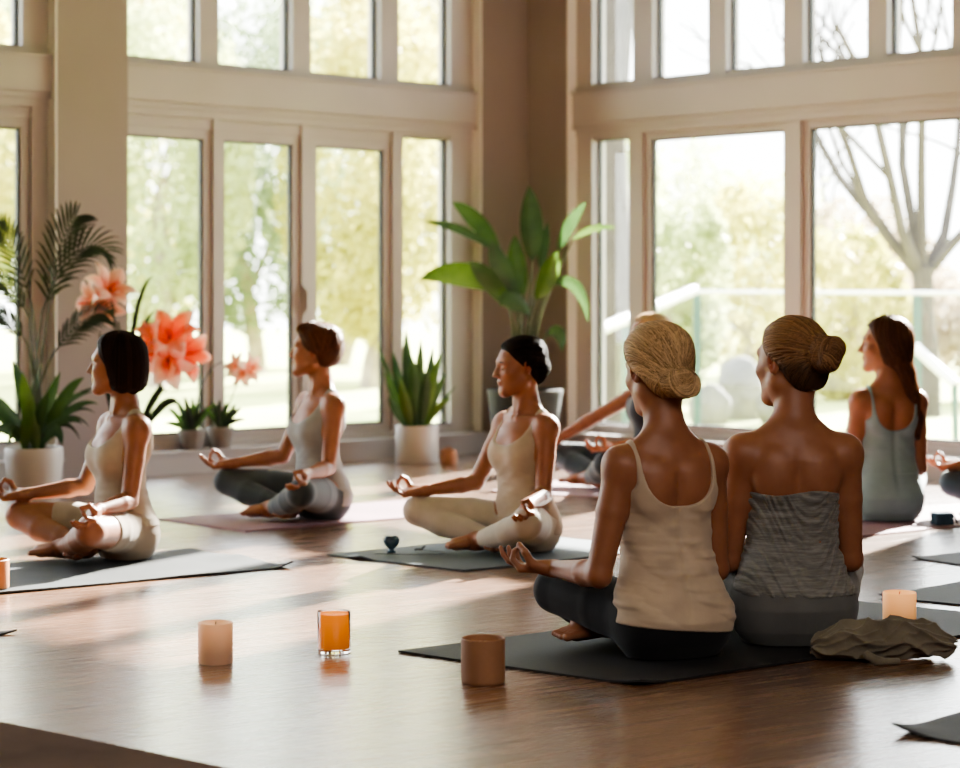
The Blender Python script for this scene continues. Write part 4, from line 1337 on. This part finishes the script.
# ------------------------------------------------------------------ indoor plants
G_palm = mat_leaf('palm green', (.014, .030, .016), (.034, .060, .028), .1, 9)
G_dark = mat_leaf('deep green leaf', (.020, .055, .024), (.060, .12, .045), .25, 7, .35)
G_lime = mat_leaf('lime green leaf', (.06, .13, .022), (.15, .23, .05), .35, 7, .4)
G_mid = mat_leaf('mid green leaf', (.028, .07, .02), (.075, .14, .04), .35, 6, .35)
G_stem = mat_basic('plant stem', (.06, .075, .035), .6, .2, 20)
M_soil = mat_basic('potting soil', (.05, .035, .025), .95, .3, 60, .6, 90)
M_pot_w = mat_basic('white ceramic pot', (.56, .53, .50), .5, .04, 6, .04, 60)
M_pot_g = mat_basic('grey stone pot', (.27, .245, .225), .75, .12, 20, .1, 90)
M_pot_d = mat_basic('dark grey planter', (.022, .020, .019), .8, .08, 8)

def pot(e, prof, mat, soil_z, soil_r):
    m = MB(); m.lathe(prof, n=48); m.build('pot', mat, e, True)
    m = MB(); m.lathe([(.001, soil_z - .004), (soil_r, soil_z - .004), (soil_r, soil_z), (soil_r * .5, soil_z + .006), (.001, soil_z + .008)], n=32); m.build('soil', M_soil, e, True)

def leafw(n, w, sh=.4, pt=.04):
    out = []
    for i in range(n):
        t = i / (n - 1); out.append(w * max(pt, (math.sin(math.pi * min(1, t**(.69 / -math.log(sh) if sh != .5 else 1)))**.8) if 0 < t < 1 else pt) / 1)
    return out

def leaf(e, mat, a, b, lift, w, side=None, name='leaf', n=14, sh=.4, droop=0, fold=.2, mid=None):
    """blade from a to b (world), bowed by lift (vector), width w (half)"""
    o = e.location
    a = Vector(a) - o; b = Vector(b) - o; lift = Vector(lift)
    p1 = a + (b - a) * .33 + lift; p2 = a + (b - a) * .72 + lift * .8 + Vector((0, 0, droop))
    path = bez(a, p1, p2, b, n)
    if side is None:
        d = (b - a).normalized(); side = d.cross(Vector((0, -1, .25)))
        if side.length < .1: side = Vector((1, 0, 0))
    m = MB(); m.blade(path, leafw(n, w, sh), side, fold)
    return m.build(name, mat, e, True, -1)

def stem(e, a, b, lift, r, mat=None, name='stem'):
    o = e.location; a = Vector(a) - o; b = Vector(b) - o; lift = Vector(lift)
    m = MB(); m.tube(bez(a, a + (b - a) * .33 + lift, a + (b - a) * .7 + lift, b, 12), [r * (1 - .4 * i / 11) for i in range(12)], 8)
    return m.build(name, mat or G_stem, e, True)

# ---- areca palm in a white planter at the left
P = gp(34, 494); Yp = P.y; k = Yp / F_PX
e = empty('potted_palm', P, 0, 'feathery palm with broad leaves below in a white pot by the pier', 'potted plant')
R, Hh = 29 * k, 47 * k
pot(e, [(R * .72, .0005), (R * .80, .004), (R * .92, Hh * .35), (R, Hh * .8), (R * .985, Hh - .006), (R * .96, Hh), (R * .91, Hh - .004), (R * .88, Hh - .03), (.001, Hh - .031)], M_pot_w, Hh - .022, R * .88)
rs = np.random.RandomState(3)
base = Vector((P.x, Yp, Hh - .02))
fr = [((47, 318), (76, 217), (-.03, 0, .05), 0), ((32, 305), (-4, 230), (.0, 0, .09), .1), ((42, 312), (106, 250), (-.02, 0, .13), -.1), ((30, 318), (-16, 284), (0, 0, .09), .15),
      ((52, 356), (104, 314), (0, 0, .06), -.06), ((28, 345), (-18, 318), (0, 0, .08), -.12)]
for (sx, sy), (tx, ty), lf, dy in fr:
    s0 = base + Vector((rs.uniform(-.05, .05), rs.uniform(-.05, .05), 0)); s1 = at(sx, sy, Yp + dy * .4)
    st = stem(e, s0, s1, ((s1.x - base.x) * -.2, 0, .02), .008, name='stalk')
    a = s1 - e.location; b = at(tx, ty, Yp + dy) - e.location; lf = Vector(lf)
    path = bez(a, a + (b - a) * .35 + lf, a + (b - a) * .75 + lf * 1.2, b, 17)
    m = MB(); m.tube(path, [.0045 * (1 - .75 * i / 16) for i in range(17)], 6)
    L0 = (b - a).length
    for i in range(2, 17):
        t = i / 16; pth = path[i]; tang = (path[min(i + 1, 16)] - path[i - 1]).normalized()
        sd = tang.cross(Vector((.25, -1, .2))).normalized()
        ll = .34 * L0 * (math.sin(math.pi * (.12 + .80 * t))**.7) + .03
        for sg in (-1, 1):
            d = (tang * 1.15 + sd * sg * .75 + Vector((0, rs.uniform(-.3, .3), -.05))).normalized()
            q = pth + d * ll; q.z -= ll * .22
            m.blade(bez(pth, pth + d * ll * .4, pth + d * ll * .75, q, 6), [.003, .0065, .0075, .006, .0036, .0006], tang.cross(d).cross(d) + Vector((0, .2, 0)), .2, 3)
    m.build('frond', G_palm, e, True, -1)
for (tx, ty, w, dy, lift, mt) in ((12, 360, .040, .0, (.0, 0, .02), G_dark), (22, 372, .038, -.1, (-.01, 0, .02), G_lime), (-12, 392, .035, -.05, (-.02, 0, .06), G_dark), (84, 378, .030, -.05, (.0, 0, .10), G_mid),
                                   (92, 392, .022, .05, (.0, 0, .10), G_dark), (60, 372, .032, .05, (.0, 0, .03), G_mid), (82, 424, .020, -.1, (.02, 0, .11), G_dark), (98, 404, .018, .0, (.02, 0, .12), G_dark),
                                   (62, 446, .034, -.1, (.03, 0, .13), G_dark), (-8, 436, .030, -.1, (-.03, 0, .10), G_dark), (8, 446, .030, -.16, (-.02, 0, .12), G_mid), (38, 368, .030, .08, (.0, 0, .02), G_dark),
                                   (48, 392, .030, -.12, (.0, 0, .03), G_mid), (30, 400, .030, -.14, (.0, 0, .03), G_lime), (-16, 412, .026, .08, (-.02, 0, .09), G_mid), (100, 388, .011, .1, (.0, 0, .12), G_palm), (96, 414, .011, .06, (.02, 0, .14), G_palm), (90, 428, .011, .0, (.03, 0, .15), G_palm), (80, 440, .012, -.06, (.03, 0, .15), G_palm)):
    leaf(e, mt, base + Vector((rs.uniform(-.04, .04), rs.uniform(-.05, .03), 0)), at(tx, ty, Yp + dy), lift, w)

# ---- snake plant in a white cylinder
P = gp(417, 463); Yp = P.y; k = Yp / F_PX
e = empty('snake_plant', P, 0, 'upright snake plant in a white cylindrical pot under the narrow pane', 'potted plant')
R, Hh = 21.5 * k, 38 * k
pot(e, [(R * .96, .0005), (R * .985, .004), (R, .012), (R, Hh - .004), (R * .985, Hh), (R * .92, Hh - .003), (R * .91, Hh - .025), (.001, Hh - .026)], M_pot_w, Hh - .014, R * .91)
base = Vector((P.x, Yp, Hh - .02))
for i, (tx, ty, w, dy, bx, lift, mt) in enumerate(((406, 328, .034, .02, -.02, (-.01, 0, 0), G_dark), (421, 338, .032, -.04, .0, (.0, 0, 0), G_mid), (433, 346, .030, .05, .03, (.0, 0, .0), G_dark), (441, 352, .028, -.02, .04, (-.01, 0, .02), G_lime),
       (446, 374, .026, .02, .05, (-.02, 0, .02), G_mid), (393, 352, .030, .05, -.04, (-.01, 0, .01), G_dark), (384, 372, .026, -.04, -.05, (.0, 0, .02), G_mid), (378, 345, .014, .0, -.05, (-.01, 0, .03), G_dark),
       (451, 398, .022, -.06, .05, (-.01, 0, .04), G_lime), (412, 356, .034, -.09, -.01, (.01, 0, 0), G_mid), (428, 366, .032, -.10, .02, (.0, 0, 0), G_dark), (400, 378, .030, -.10, -.03, (.0, 0, 0), G_lime), (456, 386, .010, .05, .04, (.0, 0, .02), G_mid), (389, 396, .024, -.08, -.05, (-.02, 0, .02), G_dark))):
    leaf(e, mt, base + Vector((bx, dy * .5, 0)), at(tx, ty, Yp + dy), lift, w, sh=.45, fold=.35)

# ---- bird of paradise in the corner
P = gp(525, 457); Yp = P.y; k = Yp / F_PX
e = empty('bird_of_paradise_plant', P, 0, 'tall broad leaved plant in a dark grey planter in the room corner', 'potted plant')
R, Hh = 37 * k, .40
pot(e, [(R * .72, .0005), (R * .78, .006), (R * .92, Hh * .5), (R, Hh - .03), (R * 1.02, Hh - .028), (R * 1.02, Hh - .004), (R * .99, Hh), (R * .92, Hh - .004), (R * .90, Hh - .04), (.001, Hh - .041)], M_pot_d, Hh - .03, R * .90)
base = Vector((P.x, Yp, Hh - .03))
spec = [((532, 262), (529, 186), .068, .0, (.01, 0, .0), G_dark), ((558, 252), (586, 202), .035, -.05, (-.02, 0, .02), G_mid), ((572, 240), (617, 228), .022, .05, (.0, 0, .05), G_lime),
        ((500, 252), (452, 202), .050, .05, (.0, 0, .06), G_mid), ((508, 292), (420, 279), .075, -.06, (.0, 0, .10), G_lime), ((494, 250), (425, 222), .028, .0, (.0, 0, .06), G_dark),
        ((520, 300), (492, 240), .060, -.08, (-.04, 0, .02), G_dark), ((536, 300), (556, 250), .058, -.10, (.02, 0, .0), G_lime), ((548, 286), (588, 322), .036, -.02, (.06, 0, .16), G_mid),
        ((524, 296), (515, 235), .058, .06, (-.02, 0, .0), G_mid), ((516, 312), (470, 262), .058, -.1, (-.03, 0, .06), G_mid), ((545, 336), (562, 352), .040, .0, (.04, 0, .10), G_dark), ((530, 316), (500, 306), .055, -.14, (-.02, 0, .10), G_dark),
        ((540, 270), (548, 222), .030, .08, (.0, 0, .0), G_dark)]
for i, ((sx, sy), (tx, ty), w, dy, lf, mt) in enumerate(spec):
    s0 = base + Vector((rs.uniform(-.07, .05), rs.uniform(-.06, .06), 0)); s1 = at(sx, sy, Yp + dy * .5)
    stem(e, s0, s1, ((base.x - s1.x) * .15, 0, .0), .011, name='stalk')
    leaf(e, mt, s1, at(tx, ty, Yp + dy), lf, w, sh=.45, n=18, fold=.25)

# ---- amaryllis
def mat_petal(name, c1, c2, c3_):
    t = NT(name); a = t.n('ShaderNodeVertexColor', layer_name='Col'); v = t.coord()
    sp = t.n('ShaderNodeSeparateColor'); t.l(a.outputs['Color'], sp.inputs[0])
    ad = t.n('ShaderNodeMath', operation='MULTIPLY_ADD'); ad.inputs[1].default_value = .5; t.l(t.noise(v, 14, 2), ad.inputs[0]); t.l(sp.outputs[0], ad.inputs[2])
    c = t.ramp(ad.outputs[0], [(.25, c1), (.65, c2), (1.0, c3_)])
    p = t.n('ShaderNodeBsdfPrincipled'); t.l(c, p.inputs['Base Color']); p.inputs['Roughness'].default_value = .5
    tr = t.n('ShaderNodeBsdfTranslucent'); t.l(c, tr.inputs['Color']); mx = t.n('ShaderNodeMixShader'); mx.inputs[0].default_value = .5
    t.l(p.outputs[0], mx.inputs[1]); t.l(tr.outputs[0], mx.inputs[2]); t.l(mx.outputs[0], t.out.inputs['Surface']); return t.m
PT_red = mat_petal('coral red petals', (.80, .045, .012), (.90, .15, .06), (.95, .50, .38))
PT_pink = mat_petal('pale coral petals', (.86, .17, .08), (.92, .45, .33), (.95, .72, .62))

def flower(e, c, d, size, mat, seed):
    """six recurved petals round centre c facing d"""
    rs = np.random.RandomState(seed); c = Vector(c) - e.location; d = Vector(d).normalized()
    a = d.cross(Vector((.1, .2, 1))).normalized(); b = d.cross(a)
    V = []; F = []; Cc = []
    for k_ in range(6):
        w = 2 * math.pi * (k_ + rs.uniform(-.12, .12)) / 6; o = a * math.cos(w) + b * math.sin(w); sd = d.cross(o)
        L = size * rs.uniform(.9, 1.1); wd = size * (.24 if k_ % 2 else .30)
        path = bez(c - d * size * .35, c + d * size * .12 + o * L * .18, c + d * size * .42 + o * L * .60, c + d * size * .16 + o * L, 10)
        wid = [wd * x for x in (.12, .3, .55, .8, .97, 1, .92, .72, .42, .05)]
        n0 = len(V)
        for i, p in enumerate(path):
            t = (path[min(i + 1, 9)] - path[max(i - 1, 0)]).normalized(); nn = sd.cross(t)
            for q in range(7):
                u = q / 3 - 1
                V.append(p + sd * (u * wid[i]) + nn * (.22 * u * u * wid[i] + .05 * wid[i] * math.sin(5 * u + i + k_)))
                Cc.append((max(0, min(1, i / 9 * .8 - .12 + .22 * abs(u))),) * 3)
        F += [(n0 + i * 7 + q, n0 + i * 7 + q + 1, n0 + (i + 1) * 7 + q + 1, n0 + (i + 1) * 7 + q) for i in range(9) for q in range(6)]
    fo = link('flower', mesh_from(np.array([tuple(v) for v in V]), np.array(F), True, np.array(Cc)), mat, e)
    m = MB()
    for k_ in range(6):
        o = (a * rs.uniform(-1, 1) + b * rs.uniform(-1, 1)) * size * .16
        m.tube([c - d * size * .3, c + d * size * .2 + o * .5, c + d * size * .48 + o], [size * .012] * 3, 5)
    m.build('stamens', PT_pink, fo, True)

P = gp(126, 484); Yp = P.y
e = empty('amaryllis', P, 0, 'tall amaryllis with large coral flowers behind the woman with bobbed hair', 'flower')
pot(e, [(.055, .0005), (.060, .004), (.078, .12), (.080, .125), (.076, .128), (.070, .124), (.068, .105), (.001, .104)], M_pot_g, .112, .068)
base = Vector((P.x, Yp, .11))
for (tx, ty, lf) in ((114, 318, (.02, 0, 0)), (118, 322, (.03, 0, 0)), (166, 362, (.06, 0, .10))):
    stem(e, base, at(tx, ty, Yp), lf, .010, G_stem)
for i, (cx, cy, d, sz, mt) in enumerate(((92, 302, (-.8, -.5, .1), .145, PT_pink), (110, 288, (.55, -.55, .6), .150, PT_pink), (104, 306, (.2, -.95, -.3), .12, PT_pink),
      (152, 348, (-.75, -.6, .15), .165, PT_red), (170, 334, (.0, -.75, .7), .175, PT_red), (186, 354, (.75, -.65, -.1), .155, PT_red), (168, 362, (.0, -.9, -.4), .15, PT_pink))):
    c = at(cx, cy, Yp - .06 + .03 * (i % 3))
    stem(e, at(*((114, 318) if i < 3 else (166, 362)), Yp), c, (0, 0, .01), .006, G_stem)
    flower(e, c, d, sz, mt, i)
for (tx, ty, lf, w) in ((154, 276, (-.05, 0, .30), .014), (156, 310, (-.04, 0, .22), .014), (180, 410, (.06, 0, .22), .022), (152, 420, (.06, 0, .16), .020), (166, 392, (.05, 0, .20), .020), (100, 330, (-.05, 0, .1), .016)):
    leaf(e, G_palm, base, at(tx, ty, Yp - .03), lf, w, sh=.5, fold=.3)

for nm, lab, px, bt, pr, hh_, leaves, fl in (
    ('amaryllis', 'small potted plant on the sill with a bare arching stem, left of two', 191.5, 447.5, 13, 20, ((168, 408), (176, 400), (184, 396), (192, 398), (200, 402), (206, 410), (214, 404), (180, 412), (198, 410), (164, 424)), ((189, 424), (226, 362))),
    ('amaryllis', 'small potted plant on the sill below the pink flower, right of two', 220.5, 445, 13, 21, ((204, 408), (212, 402), (220, 400), (228, 402), (236, 404), (242, 408), (216, 412), (232, 412), (246, 420)), ((219, 422), (240, 376)))):
    z = Z_PL + .016
    P = LW(s_at(px, -.004), -.004, z); Yp = P.y; k = Yp / F_PX
    e = empty(nm, P, 0, lab, 'potted plant'); R, Hh = pr * k, hh_ * k
    pot(e, [(R * .74, .0005), (R * .78, .004), (R * .98, Hh - .02), (R * 1.04, Hh - .018), (R * 1.04, Hh - .003), (R * 1.0, Hh), (R * .90, Hh - .004), (R * .88, Hh - .02), (.001, Hh - .021)], M_pot_g, Hh - .012, R * .88)
    base = P + Vector((0, 0, Hh - .012))
    for i, (tx, ty) in enumerate(leaves):
        leaf(e, (G_mid, G_dark, G_palm)[i % 3], base + Vector((rs.uniform(-.02, .02), rs.uniform(-.03, .01), 0)), at(tx, ty, Yp + rs.uniform(-.05, .02)), ((tx - px) * .0004, 0, .03), .016, sh=.4, fold=.3)
    (ax, ay), (bx, by) = fl
    stem(e, base, at(bx, by, Yp - .02), (-.03 if px < 200 else .0, 0, .12 if px < 200 else .0), .0045, G_palm)
    if px > 200:
        for i, (cx, cy, d, sz) in enumerate(((236, 366, (-.6, -.7, .35), .085), (250, 368, (.7, -.6, .2), .095), (242, 374, (.1, -.9, -.5), .075))):
            stem(e, at(240, 376, Yp - .02), at(cx, cy, Yp - .03), (0, 0, .005), .004, G_stem); flower(e, at(cx, cy, Yp - .03), d, sz, PT_pink, 30 + i)
# ------------------------------------------------------------------ the cast
M_beige = mat_fabric('beige jersey', (.46, .365, .275), .85)
M_beige2 = mat_fabric('sand jersey', (.34, .27, .20), .85)
M_cream = mat_fabric('cream jersey', (.42, .355, .275), .85)
M_ivory = mat_fabric('ivory leggings', (.44, .395, .325), .85)
M_black = mat_fabric('black leggings', (.010, .010, .012), .8, sheen=.1)
M_heather = mat_fabric('heather grey jersey', (.13, .128, .12), .7, 900, .2, .2, col2=(.22, .215, .20), streak=(2.2, 2.2, 22))
M_gleg = mat_fabric('grey leggings', (.115, .115, .112), .8)
M_grey = mat_fabric('pale grey jersey', (.28, .295, .30), .85)
M_teal = mat_fabric('dark slate leggings', (.034, .046, .052), .75)
M_blue = mat_fabric('grey blue jersey', (.20, .29, .305), .8)
M_navy = mat_fabric('navy jersey', (.012, .018, .030), .8)
M_nleg = mat_fabric('dark blue leggings', (.022, .038, .050), .8)
H_blonde = mat_hair('blonde hair', (.44, .29, .155)); H_light = mat_hair('light brown hair', (.22, .115, .055)); H_dark = mat_hair('dark brown hair', (.024, .013, .009), .05, .62)
H_black = mat_hair('near black hair', (.014, .009, .007), .07, .6); H_brown = mat_hair('auburn brown hair', (.085, .036, .018)); H_red = mat_hair('short auburn hair', (.10, .036, .016))
SK = (.30, .125, .066)
fc, fa = (lambda a: facing(deg_left_of_camera=a)), (lambda a: facing(deg_left_of_away=a))
def sit(x, y): v = gp(x, y, MT); v.z = MT + .0008; return v
import time as _t; T0 = _t.time()

NEAR = {-1: dict(wrist=(-.30, .222, .220), dir=(-.62, .62, -.42), palm=(.35, .45, .8))}
LAP = lambda sx: dict(wrist=(sx * .135, .27, .20), dir=(-sx * .5, .7, -.1), palm=(0, 0, 1))

B = Body(hip=.86, waist=.98, chest=.90, shoulder=.86, bust=.8, lean=(-.045, .0), hscale=.95, head_yaw=5, head_pitch=-8, knees={-1: (-.185, .315, .138), 1: (.18, .325, .14)},
         feet={1: ((-.05, .235, .050), (-.24, .185, .036)), -1: ((.02, .33, .05), (.12, .43, .034))},
         hands={-1: dict(wrist=(-.225, .235, .210), dir=(-.72, .58, .04), palm=(.25, -.1, 1)), 1: LAP(1)}, poles={-1: (-.25, -.2, -1)})
make_person('woman in front with blonde low bun, beige strappy top and black leggings', sit(669, 655), fa(22), .995, B, .0032, SK, 'bun_low', (.30, .19, .10), H_blonde,
            dict(kind='tank', hem=.080, strap=(.118, .132), nb=.40, nf=.44, arm=.41, off=.009, folds=2.2, seed=3, hem_tilt=-.10), dict(waist=.13, seed=3), M_beige, M_black, 1500, 1, .0025)
B = Body(hip=.90, waist=.98, chest=.94, shoulder=.92, bust=.8, head_yaw=33, head_pitch=-2, knees={-1: (-.17, .35, .145), 1: (.22, .35, .145)},
         feet={1: ((-.05, .27, .050), (-.16, .34, .036)), -1: ((.06, .36, .05), (.16, .46, .034))}, hands={-1: LAP(-1), 1: LAP(1)})
make_person('woman in front with sleek hair bun and grey strapless ruched top', sit(792, 642), fa(4), 1.02, B, .0032, SK, 'bun_sleek', (.10, .055, .03), H_light,
            dict(name='bandeau_top', kind='bandeau', hem=.135, zt=.405, off=.006, folds=.6, ruche=.0085, seed=6), dict(waist=.150, seed=4), M_heather, M_gleg, 1500, 2, .0025)
B = Body(hip=.86, waist=.95, chest=.92, shoulder=.88, bust=.9, head_yaw=-36, head_pitch=0, hands=NEAR, poles={-1: (0, 0, -1)}, arm=.94, knees={-1: (-.335, .255, .150)}, feet={-1: ((.02, .225, .050), (.065, .345, .036)), 1: ((-.03, .150, .050), (-.12, .25, .034))})
make_person('woman with dark bobbed hair in beige tank top and shorts at left', sit(121, 558), fc(58), .93, B, .0036, SK, 'bob', (.02, .012, .008), H_dark,
            dict(kind='tank', hem=.13, strap=(.102, .130), nf=.43, nb=.44, arm=.43, folds=.9, seed=8), dict(name='shorts', waist=.18, shorts=.235), M_cream, M_beige2, 800, 3)
B = Body(hip=.86, waist=.92, chest=.90, shoulder=.86, bust=.9, head_yaw=-40, head_pitch=2, hands=NEAR, poles={-1: (0, 0, -1)}, arm=.94, knees={-1: (-.335, .255, .150)}, feet={-1: ((.02, .225, .050), (.065, .345, .036)), 1: ((-.03, .150, .050), (-.12, .25, .034))})
make_person('woman with short auburn hair in grey tank top and slate leggings', sit(318, 518), fc(58), .95, B, .0036, SK, 'short', (.06, .03, .02), H_red,
            dict(kind='tank', hem=.06, strap=(.102, .128), nf=.425, nb=.44, arm=.43, folds=.7, seed=9), dict(waist=.12), M_grey, M_teal, 800, 4)
B = Body(hip=.86, waist=.95, chest=.92, shoulder=.90, bust=.9, head_yaw=-22, head_pitch=-5, hands=NEAR, poles={-1: (0, 0, -1)}, arm=.94, knees={-1: (-.335, .255, .150)}, feet={-1: ((.02, .225, .050), (.065, .345, .036)), 1: ((-.03, .150, .050), (-.12, .25, .034))})
make_person('woman with dark hair pulled back in cream tank top and ivory leggings', sit(523, 550), fc(52), .91, B, .0036, SK, 'pulled', (.012, .008, .006), H_black,
            dict(kind='tank', hem=.07, strap=(.102, .126), nf=.43, nb=.43, arm=.425, folds=.9, seed=10), dict(waist=.13, seed=5), M_cream, M_ivory, 900, 5)
B = Body(hip=.80, waist=.95, chest=.86, shoulder=.84, bust=.8, head_yaw=62, head_pitch=0, knees={-1: (-.26, .33, .145), 1: (.26, .33, .145)}, hands={-1: LAP(-1), 1: LAP(1)})
make_person('woman with long brown hair seen from behind in grey blue camisole', sit(887, 520), fa(12), .985, B, .0036, SK, 'long', (.06, .03, .02), H_brown,
            dict(name='camisole', kind='tank', hem=.20, strap=(.108, .120), nf=.44, nb=.385, arm=.40, folds=.8, seed=12), dict(waist=.265, seed=6, folds=1.2), M_blue, M_blue, 900, 6)
B = Body(hip=.90, waist=.95, chest=.90, shoulder=.88, head_yaw=0, head_pitch=0, knees={1: (.36, .42, .15)}, hands={1: dict(wrist=(.30, .435, .225), dir=(.4, .9, -.2))})
make_person('woman near the corner in navy top, mostly hidden behind the blonde woman', sit(652, 489), fc(84), .985, B, .0045, SK, 'pulled', (.4, .28, .15), H_blonde,
            dict(kind='tank', hem=.08, strap=(.070, .108), folds=.5, seed=13), dict(waist=.13), M_navy, M_nleg, 500, 7, .0035)
B = Body(hip=.92, waist=.95, chest=.92, shoulder=.90)
make_person('person at right edge, only a hand and dark knee visible', sit(1052, 519), fc(58), .93, B, .0045, SK, 'pulled', (.02, .012, .008), H_dark,
            dict(kind='tank', hem=.08, strap=(.070, .108), folds=.5, seed=14), dict(waist=.13), M_navy, M_nleg, 200, 8, .0035)
print('cast', _t.time() - T0)
